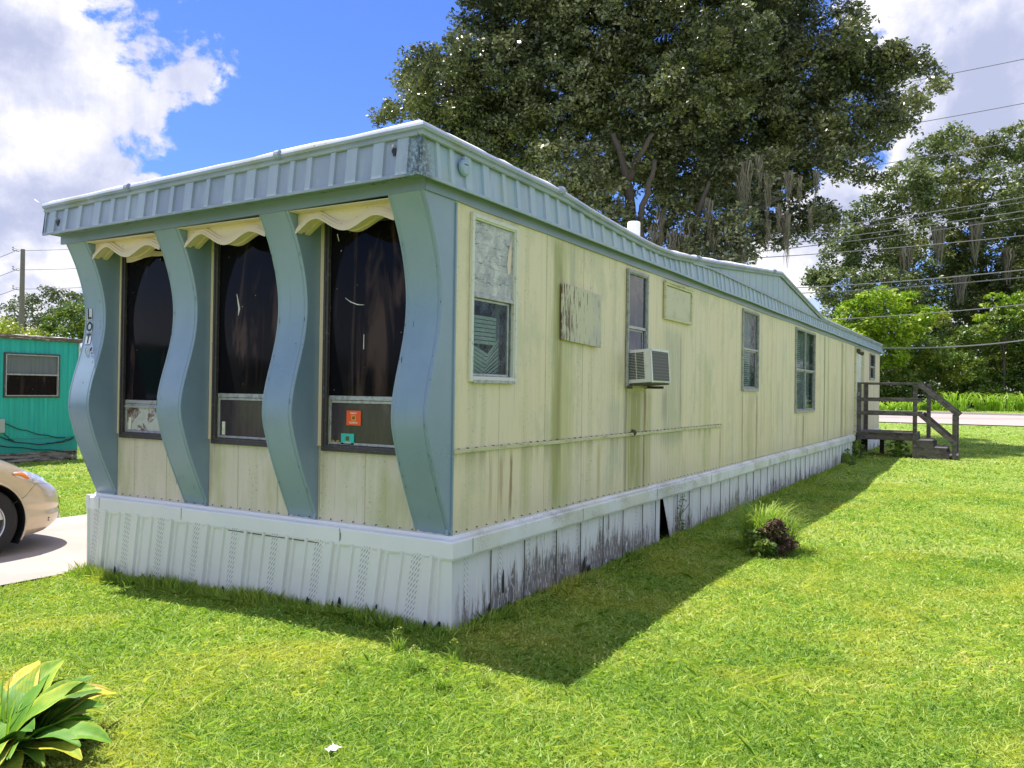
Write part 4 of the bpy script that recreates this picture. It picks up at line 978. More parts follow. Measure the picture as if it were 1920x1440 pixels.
mb.grid([[(x, y, 2.503+.03*(j in (1, 2))+r6.uniform(0, .018)) for x in np.arange(-9, TX1+.05, .2)] for j, y in enumerate((TY-.04, TY+.6, TY+2.9, TY+3.6))], flip=True); mb.build('roof', M['roof'], nb, norm=False)
mb = MB(); mb.box(-9, TX1-.1, TY+.03, TY+.05, -.12, .15); [mb.box(-9, TX1-.02, TY+.0, TY+.03, z, z+.055) for z in (-.04, .03, .09)]; mb.box(TX1-.06, TX1-.01, TY-.01, TY+.05, -.1, .16); mb.build('skirt', M['greyskirt'], nb)
for (x0, x1, z0, z1) in topen:
    mb = MB(); frame_x(mb, x0-.03, x1+.03, z0-.03, z1+.03, .03, TY-.04, TY+.01); w = mb.build('window', M['brownframe'], nb, bevel=.004)
    mb = MB(); frame_x(mb, x0, x1, z0, z1, .02, TY-.045, TY+.0); mb.box(x0+.02, x1-.02, TY-.045, TY, 1.70, 1.73); mb.build('frame', M['alu'], w, bevel=.003)
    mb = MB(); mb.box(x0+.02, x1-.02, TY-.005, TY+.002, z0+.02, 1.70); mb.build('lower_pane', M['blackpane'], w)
    mb = MB(); mb.box(x0+.02, x1-.02, TY-.005, TY+.002, 1.73, z1-.02); mb.build('upper_pane', M['curtain'], w)
mb = MB(); mb.box(4.45, 4.73, TY-.12, TY-.01, .56, .83); mb.build('electric_box', M['boxgrey'], nb, bevel=.006)
mb = MB(); rr = random.Random(6)
for (p0, p1, sag) in (((4.72, .75), (6.0, .40), .05), ((4.6, .5), (6.2, .38), .14), ((4.4, .35), (6.25, .10), .02), ((5.6, .30), (6.2, .42), .03), ((4.7, .6), (5.0, .35), .03)):
    mb.tube([(p0[0]+(p1[0]-p0[0])*t_, TY-.05, p0[1]+(p1[1]-p0[1])*t_-sag*4*t_*(1-t_)+.01*math.sin(t_*20)) for t_ in np.linspace(0, 1, 14)], .009, 5)
mb.build('cable', M['cable'], nb)

# ------------------------------------------------------------------ car
def build_car():
    car = thing('car', 'champagne gold sedan parked nose forward on the concrete driveway', 'car', (-1.6, 5.74, -.06))
    YC = 5.74; WX = -.30; G = -.062; RW = .325
    plan = [(.735,5.74),(.730,5.60),(.712,5.45),(.675,5.32),(.615,5.20),(.53,5.10),(.42,5.01),(.28,4.935),(.12,4.885),(-.05,4.86),(-.3,4.85),(-.9,4.845),(-2.0,4.84),(-3.0,4.85),(-3.5,4.90),(-3.75,5.05),(-3.85,5.3),(-3.88,5.74)]
    # dense resample
    P = []
    for a, b in zip(plan[:-1], plan[1:]):
        n = max(1, int(math.hypot(b[0]-a[0], b[1]-a[1])/.03))
        for i in range(n): P.append((a[0]+(b[0]-a[0])*i/n, a[1]+(b[1]-a[1])*i/n))
    P.append(plan[-1]); P = np.array(P)
    for _ in range(6): P[1:-1] = (P[:-2]+2*P[1:-1]+P[2:])/4
    dP = np.gradient(P, axis=0); N = np.stack([-dP[:,1]*-1, dP[:,0]*-1], 1)
    N = np.stack([dP[:,1], -dP[:,0]], 1); N = N/np.linalg.norm(N, axis=1)[:,None]
    if N[0][0] > 0: N = -N      # N points inward
    def ztop_(x): return float(np.interp(x, [-3.9,-3.4,-2.7,-.6,-.2,.1,.35,.6,.74], [.90,.98,.95,.90,.845,.765,.66,.575,.545]))
    def zbot_(x): return float(np.interp(x, [-3.9,-3.5,-2,-.75,-.3,.05,.4,.74], [.25,.2,.12,.12,.12,.085,.11,.17]))+.02
    def inset(t, x):
        fr = float(np.interp(x, [-.2,.4], [0,1]))
        side = np.interp(t, [0,.1,.3,.55,.8,.93,1], [.07,.02,.0,.0,.012,.04,.085])
        nose = np.interp(t, [0,.06,.2,.32,.40,.48,.62,.8,.92,1], [.07,.03,.0,.0,.015,.0,.008,.03,.07,.13])
        return side*(1-fr)+nose*fr
    nt = 26; cols = []
    for (x, y), n in zip(P, N):
        c = []
        for j in range(nt+1):
            t_ = j/nt; z0, z1 = zbot_(x), ztop_(x); z = z0+(z1-z0)*t_; o = inset(t_, x)
            c.append((x+n[0]*o, y+n[1]*o, z+G+.062-.02))
        cols.append(c)
    ctr = (WX, G+RW); RA = .385; rc = (-3.0, ctr[1])
    def hole(p): return min(math.hypot(p[0]-WX, p[2]-ctr[1]), math.hypot(p[0]-rc[0], p[2]-ctr[1])) < RA
    def snap(p):
        for cx in (WX, rc[0]):
            d = math.hypot(p[0]-cx, p[2]-ctr[1])
            if RA-.022 < d < RA+.010 : return (cx+(p[0]-cx)*RA/d, p[1], ctr[1]+(p[2]-ctr[1])*RA/d)
        return p
    cols = [[snap(p) if p[1] < 5.0 else p for p in c] for c in cols]
    mb = MB()
    for sgn in (1, -1):
        k = len(mb.v)
        for c in cols:
            for p in c: mb.v.append((p[0], YC+(p[1]-YC)*sgn, p[2]))
        for i in range(len(cols)-1):
            for j in range(nt):
                q = [cols[i][j], cols[i+1][j], cols[i+1][j+1], cols[i][j+1]]
                cx = (sum(a[0] for a in q)/4, 0, sum(a[2] for a in q)/4)
                if sum(a[1] for a in q)/4 < 5.02 and hole(cx): continue
                f = (k+i*(nt+1)+j, k+(i+1)*(nt+1)+j, k+(i+1)*(nt+1)+j+1, k+i*(nt+1)+j+1)
                mb.f.append(f if sgn > 0 else f[::-1]); mb.mi.append(0)
    # hood / deck: bridge the two upper edges
    top = [c[-1] for c in cols]; rows = []
    for p in top[::2]:
        hw = YC-p[1]; rows.append([(p[0], YC-hw*s, p[2]+.075*(1-abs(s)**2.4)*min(1, hw/.5)) for s in np.linspace(1, -1, 17)])
    mb.grid(rows); body = mb.build('body', M['gold'], car, smooth=True)
    # arch lips + liners + wheels
    mb = MB()
    for cx in (WX, rc[0]):
        for sy, yy in ((1, 4.853), (-1, 2*YC-4.853)):
            arc = [(cx+RA*math.cos(a), yy+.004*sy, ctr[1]+RA*math.sin(a)) for a in np.linspace(-.5, math.pi+.5, 34)]
            mb = MB(); mb.tube(arc, .009, 6); mb.build('wheel_arch_lip', M['gold'], car, smooth=True)
    mb = MB()
    for cx in (WX, rc[0]):
        mb.grid([[(cx+(RA+.0)*math.cos(a), y, ctr[1]+(RA+.0)*math.sin(a)) for a in np.linspace(-.6, math.pi+.6, 24)] for y in (4.86, 6.62)])
        mb.grid([[(cx+r*math.cos(a), 5.13, ctr[1]+r*math.sin(a)) for a in np.linspace(0, 2*math.pi, 24)] for r in (.01, RA+.01)])
    mb.box(-3.7, .2, 5.2, 6.28, .09, .28); mb.build('wheel_well', M['carblack'], car, norm=False)
    for cx in (WX, rc[0]):
        for sy in (1, -1):
            yo = 4.865 if sy > 0 else 2*YC-4.865
            mb = MB(); prof = [(.20,.0),(.215,-.004),(.27,-.006),(.305,.004),(.322,.02),(RW,.05),(RW,.16),(.31,.195),(.21,.20)]
            mb.grid([[(cx+r*math.cos(a), yo+o*sy, ctr[1]+r*math.sin(a)) for r, o in prof] for a in np.linspace(0, 2*math.pi, 49)])
            wh = mb.build('wheel', M['tyre'], car, smooth=True)
            mb = MB(); prof = [(.205,.004),(.195,.012),(.188,.03),(.186,.10)]
            mb.grid([[(cx+r*math.cos(a), yo+o*sy, ctr[1]+r*math.sin(a)) for r, o in prof] for a in np.linspace(0, 2*math.pi, 41)])
            for s in range(5):
                a = s*2*math.pi/5+.35
                def q(r, da, o): return (cx+r*math.cos(a+da), yo+o*sy, ctr[1]+r*math.sin(a+da))
                mb.add([q(.19,-.20,.012), q(.05,-.5,.022), q(.05,.5,.022), q(.19,.20,.012), q(.19,-.20,.05), q(.05,-.5,.06), q(.05,.5,.06), q(.19,.20,.05)], [(0,1,2,3),(0,4,5,1),(2,6,7,3),(1,5,6,2)])
            mb.tube([(cx, yo+.006*sy, ctr[1]), (cx, yo+.06*sy, ctr[1])], .055, 18); mb.build('rim', M['alloy'], wh)
            mb = MB(); mb.grid([[(cx+r*math.cos(a), yo+.075*sy, ctr[1]+r*math.sin(a)) for a in np.linspace(0, 2*math.pi, 24)] for r in (.005, .187)]); mb.build('brake', M['carblack'], wh, norm=False)
    # headlights lying on the body surface
    def surf(u_x, z, off):   # nearest column with given x
        i = int(np.argmin(np.abs(P[:60+0, 0]-u_x))) if False else int(np.argmin(np.abs(P[:len(P)//2, 0]-u_x)))
        c = np.array(cols[i]); y = np.interp(z, c[:,2], c[:,1]); x = np.interp(z, c[:,2], c[:,0]); n = N[i]
        return (x-n[0]*off, y-n[1]*off, z)
    for sgn in (1, -1):
        def pol(pts, off, name, m, parent=car):
            # strip between a lower and an upper edge
            mb = MB(); rows = []
            for (x, zl, zu) in pts: rows.append([surf(x, zl, off-.004), surf(x, zl+(zu-zl)*.15, off+.003), surf(x, (zl+zu)/2, off+.004), surf(x, zu-(zu-zl)*.15, off+.002), surf(x, zu, off-.004)])
            mb.grid([[(p[0], YC+(p[1]-YC)*sgn, p[2]) for p in r] for r in rows]); return mb.build(name, m, parent, smooth=True)
        hl = pol([(-.03,.700,.703),(.02,.672,.712),(.08,.640,.712),(.15,.615,.704),(.23,.592,.692),(.31,.575,.672),(.39,.565,.648),(.46,.556,.625),(.53,.552,.602),(.58,.552,.585)], .004, 'headlight', M['lens'])
        pol([(.0,.688,.702),(.04,.668,.705),(.08,.650,.702),(.12,.634,.690),(.145,.630,.660)], .0095, 'indicator', M['amber'], hl)
        # bumper seam, fog recess
        mb = MB(); pts = [(.20,.575),(.15,.53),(.07,.475),(0.0,.435),(-.06,.405)]
        mb.tube([(lambda p: (p[0], YC+(p[1]-YC)*sgn, p[2]))(surf(x, z, .0005)) for x, z in pts], .0022, 5); mb.build('bumper_seam', M['carblack'], car)
        mb = MB(); mb.grid([[(lambda p: (p[0], YC+(p[1]-YC)*sgn, p[2]))(surf(x, z, .003)) for x in (.60, .62, .635)] for z in (.26, .31, .35, .40)]); mb.build('fog_recess', M['carblack'], car, smooth=True)
        c = surf(.585, .225, .0); mb = MB(); mb.tube([(c[0]-.03, YC+(c[1]+.02-YC)*sgn, c[2]), (c[0]+.006, YC+(c[1]-.006-YC)*sgn, c[2])], [.03, .034], 16); mb.build('fog_lamp', M['lens'], car, smooth=True)
    mb = MB(); mb.grid([[surf(.36+.006*math.sin(i*2), .21+.012*i, .0015) for i in range(5)], [surf(.374+.006*math.sin(i*3+1), .21+.012*i, .0015) for i in range(5)]]); mb.tube([surf(.37, .205, .001), surf(.46, .2, .001)], .0018, 4); mb.build('bumper_scuff', M['carblack'], car, norm=False)
    mb = MB(); mb.box(.60, .715, 5.42, 6.06, .19, .27); mb.build('grille', M['carblack'], car)
    # greenhouse
    secs = [(-.55,.72,.90),(-1.25,.60,1.36),(-2.35,.60,1.38),(-3.1,.68,.95)]
    mb = MB(); mb.grid([[(x, YC-hw, z-.05 if z > 1 else z-.1), (x, YC-hw*.9, z), (x, YC, z+.03), (x, YC+hw*.9, z), (x, YC+hw, z-.05 if z > 1 else z-.1)] for x, hw, z in secs]); mb.build('windscreen', M['carglass'], car, smooth=False)
    mb = MB(); mb.grid([[(x, YC-hw, z), (x, YC, z+.035), (x, YC+hw, z)] for x, hw, z in ((-1.2,.58,1.345),(-1.8,.6,1.40),(-2.4,.58,1.37))]); mb.build('roof', M['gold'], car, smooth=True)
    mb = MB()
    for s in (1, -1): mb.add([(-.75, YC-s*.80, .88), (-1.28, YC-s*.605, 1.34), (-2.35, YC-s*.605, 1.35), (-3.0, YC-s*.78, .92)], [(0,1,2,3)])
    mb.build('side_glass', M['carglass'], car, norm=False)
build_car()

# ------------------------------------------------------------------ poles and wires
def pole(name, px, ptop, d, label):
    b = at(px, 720, d); tp = at(px, ptop, d); gx = float(gh(b[0], b[1]))
    t_ = thing(name, label, 'pole', (b[0], b[1], gx))
    mb = MB(); mb.tube([(b[0], b[1], gx-.2), (b[0], b[1], tp[2]-.3), (b[0], b[1], tp[2])], [.17, .115, .11], 12); mb.build('shaft', M['pole'], t_, smooth=False)
    for k, yy in enumerate((30, 67, 104)):
        c = at(px-2, ptop+yy*.65 - 19 + (0 if k == 0 else 0)+ (0, 12, 24)[k], d); mb = MB()
        for dz_ in (.0, -.12):
            q = at(px-13, 0, d); e = Vector((c[0], c[1], c[2]+dz_)); f = e+Vector((-RT[0]*.34, -RT[1]*.34, .07)); mb.tube([e, f], .018, 6); mb.tube([f, f+Vector((0,0,.06))], .03, 8)
        mb.build('insulator_arm', M['insul'], t_)
pole('utility_pole', 38, 467, 45, 'tall grey concrete utility pole rising behind the teal mobile home')
def wire(a, b, sag, label, r=.014, n=24):
    a, b = Vector(a), Vector(b); o = (a+b)/2
    mb = MB(); mb.tube([a.lerp(b, i/n)-Vector((0, 0, sag*4*(i/n)*(1-i/n))) for i in range(n+1)], r, 5)
    e = mb.build('power_line', M['wire']); tag(e, label, 'power line', 'overhead power lines'); return e
ords = ['uppermost', 'middle', 'lowest']
for k, (yl, yr) in enumerate(((470, 460), (506, 498), (542, 534))):
    wire(at(-260, yl+70-6*k, 38), at(32, yl-1, 45), .35, 'thin power line left of the concrete utility pole, %s of three' % ords[k], .016)
    wire(at(36, yl, 45), at(420, yr-25, 60), .3, 'thin power line right of the concrete utility pole, %s of three' % ords[k], .014)
rl = [((1300,222+0),(1990,96),.016,'top power line crossing the sky right of the big oak'),
      ((1300,295),(1990,180),.016,'second highest power line crossing the sky right of the big oak'),
      ((1300,356),(1990,251),.016,'third highest power line passing just under the big oak'),
      ((1300,456),(1990,358),.018,'power line over the far oak, fourth from the top'),
      ((1300,466),(1990,366),.018,'power line over the far oak, fifth from the top'),
      ((1300,476),(1990,384),.018,'power line over the far oak, sixth from the top'),
      ((1300,484),(1990,397),.018,'power line over the far oak, seventh from the top'),
      ((1300,490),(1990,434),.018,'power line over the far oak, eighth from the top'),
      ((1440,542),(1990,498),.020,'light cable in front of the far oak, upper of a close pair'),
      ((1440,552),(1990,512),.020,'light cable in front of the far oak, lower of a close pair'),
      ((1480,602),(1990,563),.018,'cable crossing in front of the bright green vine bush')]
for (a, b, r, lab) in rl: wire(at(a[0], a[1], 36), at(b[0], b[1], 33), .12, lab, r)
wire((21.75, -.05, 2.93), at(1990, 626, 30), .15, 'thick service cable running from the far end of the yellow home to the right', .022)

# ------------------------------------------------------------------ vegetation
def leaf_mesh(C, size, aspect=.5, up=.35, rg=rng):
    n = len(C); d = rg.normal(size=(n, 3)); d[:, 2] *= .7; d /= np.linalg.norm(d, axis=1)[:, None]
    nn = rg.normal(size=(n, 3)); nn[:, 2] = np.abs(nn[:, 2])+up; s = np.cross(d, nn); s /= np.linalg.norm(s, axis=1)[:, None]+1e-9
    nn = np.cross(s, d); size = np.asarray(size)[:, None]
    a = C-d*size*.5; b = C+s*size*aspect*.5+nn*size*.06; c = C+d*size*.5; e = C-s*size*aspect*.5+nn*size*.06
    V = np.stack([a, b, c, e], 1).reshape(-1, 3); Q = np.arange(4*n).reshape(n, 4); return V, Q
def blobs(lobes, clump_r, leaves, size, rg, dens=1.0, flat=.75, leafsd=.3):
    """lobes: list of (x,y,z,r). Sub-clumps sit in each lobe near its surface; leaves spread in every clump"""
    out = []; sz = []
    for (x, y, z, r) in lobes:
        nc = max(4, int(dens*4.2*(r/clump_r)**2))
        d = rg.normal(size=(nc, 3)); d /= np.linalg.norm(d, axis=1)[:, None]
        rad = r*(.45+.62*rg.random(nc)**.6); cc = np.array([x, y, z])+d*rad[:, None]*np.array([1, 1, flat])
        cr = clump_r*(.6+.8*rg.random(nc))
        for c, q in zip(cc, cr):
            k = int(leaves*(q/clump_r)**1.5); e = rg.normal(size=(k, 3)); e /= np.linalg.norm(e, axis=1)[:, None]; e *= (.78*rg.random(k)**.42)[:, None]; e[:, 2] *= .62
            out.append(c+e*q); sz.append(size*(1+leafsd*rg.normal(size=k)).clip(.4, 1.9))
    return np.concatenate(out), np.concatenate(sz)
def px_lobes(L, depth, jit, rg, layers=1, spread=0):
    res = []
    for q in L:
        px, py, rp = q[:3]; d0 = depth+(q[3] if len(q) > 3 else 0)
        for k in range(layers if rp > 60 else 1):
            d = d0+rg.uniform(-jit, jit)+(k*spread if layers > 1 else 0)
            p = at(px+(rg.uniform(-15, 15) if k else 0), py+(rg.uniform(-10, 10) if k else 0), d); res.append((p[0], p[1], p[2], rp/FPX*d*.86))
    return res
def limb(mb, a, b, r0, r1, rg, n=8, wig=.12):
    a, b = np.array(a, float), np.array(b, float); L = np.linalg.norm(b-a); pts = []
    o = rg.normal(size=(n+1, 3))*wig*L/n; o[0] = 0; o[-1] = 0
    for i in range(n+1): pts.append(tuple(a+(b-a)*i/n+o[i]+np.array([0, 0, .06*L*math.sin(math.pi*i/n)])))
    mb.tube(pts, [r0+(r1-r0)*i/n for i in range(n+1)], 8)
def tree(name, label, lobes, trunk, clump_r, leaves, size, lm, rg, group=None, dens=1, tr=.3, limbs=14, cat='tree'):
    gx = float(gh(trunk[0], trunk[1])); t_ = thing(name, label, cat, (trunk[0], trunk[1], gx), group)
    C, S = blobs(lobes, clump_r, leaves, size, rg, dens); V, Q = leaf_mesh(C, S, rg=rg); npmesh('crown', V, Q, lm, t_)
    mb = MB(); zs = sorted(l[2] for l in lobes); fork = (trunk[0]+.1, trunk[1], gx+(zs[len(zs)//4]-gx)*.55)
    limb(mb, (trunk[0], trunk[1], gx-.3), fork, tr, tr*.75, rg, 5, .05)
    order = sorted(range(len(lobes)), key=lambda i: (lobes[i][0]-trunk[0])**2+(lobes[i][1]-trunk[1])**2+.3*(lobes[i][2]-fork[2])**2)
    idx = [order[int(q)] for q in rg.permutation(min(len(order), max(limbs, len(order)//2)))[:limbs]]
    for i in idx: limb(mb, fork, lobes[i][:3], tr*.45, tr*.10, rg)
    mb.build('trunk', M['bark'], t_, smooth=True); return t_, len(C)
nl = 0
rg = np.random.default_rng(21)
BIG = [(715,218,24,1),(748,205,36,1),(770,150,30),(785,115,34),(830,175,80),(845,100,50),(905,45,60),(930,140,100),(880,240,90),(960,270,90),(1000,50,100),(1050,180,125),(1060,320,85),(1120,60,115),(1170,170,130),(1180,300,95),(1135,365,45),(1160,405,34),(1265,60,90),(1290,190,125),(1290,320,95),(1245,400,48),(1335,400,55),(1375,80,95),(1400,220,120),(1410,330,80),(1385,420,46),(1300,445,40),(1345,455,34),(1205,440,34),(1250,460,36),(1290,485,34),(1340,490,34),(1385,475,40),(1410,440,38),(1370,510,30),(1430,400,50),(1500,420,40),(1550,400,32),(1545,435,20),(1470,450,22),(1180,425,28),(1225,465,30),(1455,50,90),(1520,150,105),(1500,270,90),(1480,360,48),(1525,395,36),(1460,410,34),(1575,40,50),(1610,130,80),(1600,235,75),(1590,300,52),(1630,330,27),(1675,120,45),(1715,112,34),(1752,133,24),(1738,175,36),(1700,215,44),(1650,215,52),(1668,265,24),(1605,62,34),
       (920,-50,80),(1050,-70,120),(1230,-90,150),(1430,-70,130),(1330,-60,100)]
BIG = [q if len(q) > 3 else q+(0,) for q in BIG]
lob = []
for (px, py, rp, dd) in BIG:
    right = max(0, (px-1500)/280); d0 = 24-1.5*right+dd
    for k in range(2 if rp > 75 else 1):
        d = d0+rg.uniform(-1.6, 1.6)+k*2.6; p = at(px+(rg.uniform(-20, 20) if k else 0), py, d); lob.append((p[0], p[1], p[2], rp/FPX*d*.88))
oak, c_ = tree('oak_tree', 'huge dark live oak hung with grey moss behind the yellow home', lob, (17.6, 6.3), .40, 70, .118, M['oak'], rg, dens=2.2, tr=.30, limbs=7); nl += c_
mb = MB()
for (a, b, r0, r1) in (((1192,520,23.5),(1176,340,23.2),.17,.13),((1176,340,23.2),(1150,250,23),.13,.07),((1176,340,23.2),(1225,250,22.6),.12,.05),((1222,560,23.5),(1200,430,23),.12,.10),((1200,430,23),(1228,300,22.6),.10,.06),
                       ((1308,560,23.6),(1300,440,23),.13,.10),((1300,440,23),(1330,340,22.6),.1,.05),((1385,520,23.8),(1378,430,23.2),.10,.07),((1378,430,23.2),(1460,370,22.6),.07,.04),((1300,470,23),(1360,425,22.8),.05,.03)):
    limb(mb, at(*a), at(*b), r0, r1, rg, 7, .10)
mb.build('limb', M['bark'], oak, smooth=True)
def moss(parent, spots, rg, m=M['moss'], w=.011):
    for (px, py, d, Lg, wd) in spots:
        n = int(30+80*wd); base = at(px, py, d); V = []; Q = []
        for i in range(n):
            ox, oy = rg.normal(size=2)*wd*.42; l = Lg*(rg.uniform(.35, 1))*(1-.4*min(1, abs(ox)/wd)); segs = 6; k = len(V)
            a = rg.uniform(0, math.pi); dx, dy = math.cos(a), math.sin(a); ww = w*rg.uniform(.6, 1.6)
            for s in range(segs+1):
                t_ = s/segs; cx = base[0]+ox*(1-.3*t_)+.05*math.sin(s*1.6+i*1.7)*t_; cy = base[1]+oy*(1-.5*t_)+.03*math.cos(s*1.7+i); z = base[2]-l*t_+.15*rg.random()*(s == 0)
                q = ww*(1.15-t_)*(.6+.6*rg.random()); V += [(cx-dx*q, cy-dy*q, z), (cx+dx*q, cy+dy*q, z)]
            for s in range(segs): Q.append((k+2*s, k+2*s+1, k+2*s+3, k+2*s+2))
        npmesh('hanging_moss', V, Q, m, parent)
moss(oak, [(1474,405,22.5,1.55,.10),(1462,390,22.5,.9,.1),(1400,310,22.3,1.9,.16),(1425,300,22.3,1.2,.14),(1440,330,22.5,1.6,.12),(1480,330,22.4,1.0,.12),(1390,330,22.6,2.2,.12),(1240,400,22.8,1.4,.14),(1290,420,22.6,1.5,.25),(1305,440,22.6,1.1,.18),(1340,440,22.6,.9,.14),(1370,430,22.6,1.1,.18),(1395,450,22.6,.9,.14),(1260,440,22.6,1.1,.2),(1225,430,22.8,.7,.16),(1530,330,22.2,.9,.09),(1520,400,22.2,.7,.06),(1160,380,23,.8,.15),(1330,380,22.4,1.4,.15),(1440,420,22.6,.9,.07),(1478,410,22.3,1.5,.06),(1500,340,22.2,.9,.06)], rg)
rg = np.random.default_rng(31)
FAR = [(1745,285,42),(1780,262,38),(1830,290,55),(1900,262,45),(1950,300,60),(1700,345,60),(1760,370,80),(1860,370,90),(1940,400,90),(1640,400,50),(1650,470,75),(1750,470,95),(1850,480,100),(1940,500,95),(1575,480,45),(1580,540,60),(1540,520,34),(1600,440,36),(1660,550,75),(1760,570,100),(1870,580,100),(1960,590,90),(1600,600,70),(1720,660,100),(1840,670,90),(1940,680,90),(2020,450,120),(2050,600,120)]
lob = px_lobes(FAR, 50, 2.5, rg)
_, c_ = tree('oak_tree', 'broad grey-green oak at the far right behind the wires', lob, tuple(at(1850, 770, 52)[:2]), .55, 36, .21, M['oak2'], rg, dens=2.3, tr=.4, limbs=9); nl += c_
rg = np.random.default_rng(32)
far = [o for o in scene.objects if o.name.startswith('oak_tree')][-1]
moss(far, [(1700,470,47,2.2,.35),(1760,430,47,2.5,.4),(1830,420,47,2.5,.4),(1890,470,47,2.2,.4),(1800,520,47,2,.4),(1660,520,47,1.6,.3)], rg, w=.05)
def bush(name, label, pts, depth, size, lm, seed, group=None, clump=.4, leaves=36, dens=1.0, cat='shrub', ground=True):
    global nl
    rg = np.random.default_rng(seed); lob = px_lobes(pts, depth, .8, rg)
    x = sum(l[0] for l in lob)/len(lob); y = sum(l[1] for l in lob)/len(lob)
    t_, c_ = tree(name, label, lob, (x, y), clump, leaves, size, lm, rg, group, dens*2.0, .10, 5, cat); nl += c_; return t_
G_ = 'shrubs beyond the road'
bush('shrub', 'bright lime green vine-covered shrub rising behind the home\'s far roof edge', [(1590,585,26),(1625,565,30),(1660,560,32),(1700,572,32),(1640,610,45),(1700,615,42),(1730,590,24),(1590,625,30),(1600,665,36),(1660,660,44),(1560,610,22)], 43, .19, M['vine'], 41, G_)
bush('shrub', 'dark green shrub right behind the deck railing post', [(1665,690,34),(1690,720,40),(1730,700,48),(1720,650,36),(1760,665,34),(1680,748,26),(1740,745,34),(1655,740,26)], 44, .16, M['hedge'], 42, G_, dens=1.2)
bush('shrub', 'tall leafy shrub between the deck post and the handrail', [(1790,640,36),(1830,625,34),(1800,690,46),(1850,680,44),(1790,735,40),(1850,735,36),(1760,600,20),(1825,735,34)], 44.5, .16, M['hedge'], 43, G_, dens=1.2)
bush('shrub', 'leafy shrub at the right edge of the picture, under the cables', [(1880,605,34),(1920,590,34),(1960,600,36),(1900,650,46),(1950,660,46),(1890,710,46),(1945,720,46),(2010,640,60),(2010,720,50),(1900,748,30)], 44, .16, M['hedge'], 44, G_, dens=1.2)
bush('shrub', 'light green shrub top at the far right under the oak', [(1870,565,24),(1895,590,24),(1850,600,20),(1920,560,24)], 43.6, .18, M['vine'], 45, G_, dens=.7)
bush('shrub', 'low dark shrub seen between the deck rails', [(1610,700,40),(1640,730,30),(1560,700,60),(1500,690,60)], 45, .16, M['hedge'], 46, G_)
LT = 'trees behind the teal mobile home'
rg = np.random.default_rng(51)
_, c_ = tree('dark_tree', 'dark grey-green tree behind the concrete utility pole', px_lobes([(20,590,26),(50,570,30),(85,556,26),(115,556,26),(145,560,24),(60,610,40),(110,600,40),(150,600,40),(20,620,36),(180,580,40),(210,600,40)], 58, 2, rg), tuple(at(90, 720, 60)[:2]), .55, 26, .19, M['ltree'], rg, LT, 2.2, .3, 6)
_, c_ = tree('yellow_green_tree', 'yellow-green tree just above the left end of the teal roof', px_lobes([(-20,620,40),(15,612,22),(40,625,26),(70,632,22),(10,640,30),(60,645,24)], 30, 1, rg), tuple(at(20, 700, 30)[:2]), .3, 26, .10, M['lyellow'], rg, LT, 2.4, .12, 4)
_, c_ = tree('mango_tree', 'glossy green tree with orange new leaves beside the LOT 06 fin', px_lobes([(100,605,20),(118,588,20),(140,580,20),(160,590,30),(105,625,22),(135,615,30),(160,620,30),(190,600,40),(90,640,18)], 31, 1, rg), tuple(at(140, 700, 31)[:2]), .3, 26, .125, M['lred'], rg, LT, 2.4, .12, 4)
# far wood that closes the horizon (reads as one mass)
rg = np.random.default_rng(61); lob = []
for a in np.arange(-170, 190, 3.2):
    if -62 < a-0 < 4 or True:
        rr_ = 95+rg.uniform(-8, 8); x, y = CAM[0]+rr_*math.cos(R_(a)), CAM[1]+rr_*math.sin(R_(a)); lob.append((x, y, 2.6+rg.uniform(-.8, .8), 4.2))
C, S = blobs(lob, 1.3, 20, .55, rg, .9, .6); V, Q = leaf_mesh(C, S, rg=rg); o = npmesh('far_wood', V, Q, M['ltree']); tag(o, 'distant belt of low green trees round the horizon', 'wood', kind='stuff')

# grass blades
def blades(P, H, Wd, rg, bend=.5):
    n = len(P); a = rg.random(n)*2*math.pi; dx = np.cos(a); dy = np.sin(a); b = rg.random(n)*2*math.pi; ln = H*bend*rg.random(n)*1.6
    lx, ly = np.cos(b)*ln, np.sin(b)*ln
    V = np.zeros((n, 5, 3)); 
    for k, (w, t_, l) in enumerate(((-1, 0, 0), (1, 0, 0), (1, .55, .35), (-1, .55, .35), (0, 1, 1))):
        ww = Wd*.5*w*(1 if t_ == 0 else .85)
        V[:, k, 0] = P[:, 0]+dx*ww+lx*l; V[:, k, 1] = P[:, 1]+dy*ww+ly*l; V[:, k, 2] = P[:, 2]+H*t_*(1-.25*bend*l)
    base = np.arange(n)[:, None]*5
    V = V.reshape(-1, 3)
    # one polygon of five corners per blade keeps it light
    Q = base+np.array([0, 1, 2, 4, 3])
    return V, Q
def lawn_points(n, d0, d1, rg, amin=-42, amax=42):
    a = R_(30.384)+np.radians(rg.uniform(amin, amax, n)); r = np.sqrt(rg.random(n)*(d1*d1-d0*d0)+d0*d0)
    return np.stack([CAM[0]+r*np.cos(a), CAM[1]+r*np.sin(a)], 1)
def keep(P):
    x, y = P[:, 0], P[:, 1]
    home_ = (x > -.02) & (x < L_) & (y > .0) & (y < W_+.05)
    drv = (y > 3.80) & (y < 6.66) & (x > -14) & (x < 15)
    road = (x > 28.7) & (x < 37.3); nbh = (x < 6.3) & (y > 14.0) & (y < 17.7)
    return P[~(home_ | drv | road | nbh)]
rg = np.random.default_rng(71)
Vs, Qs, off = [], [], 0
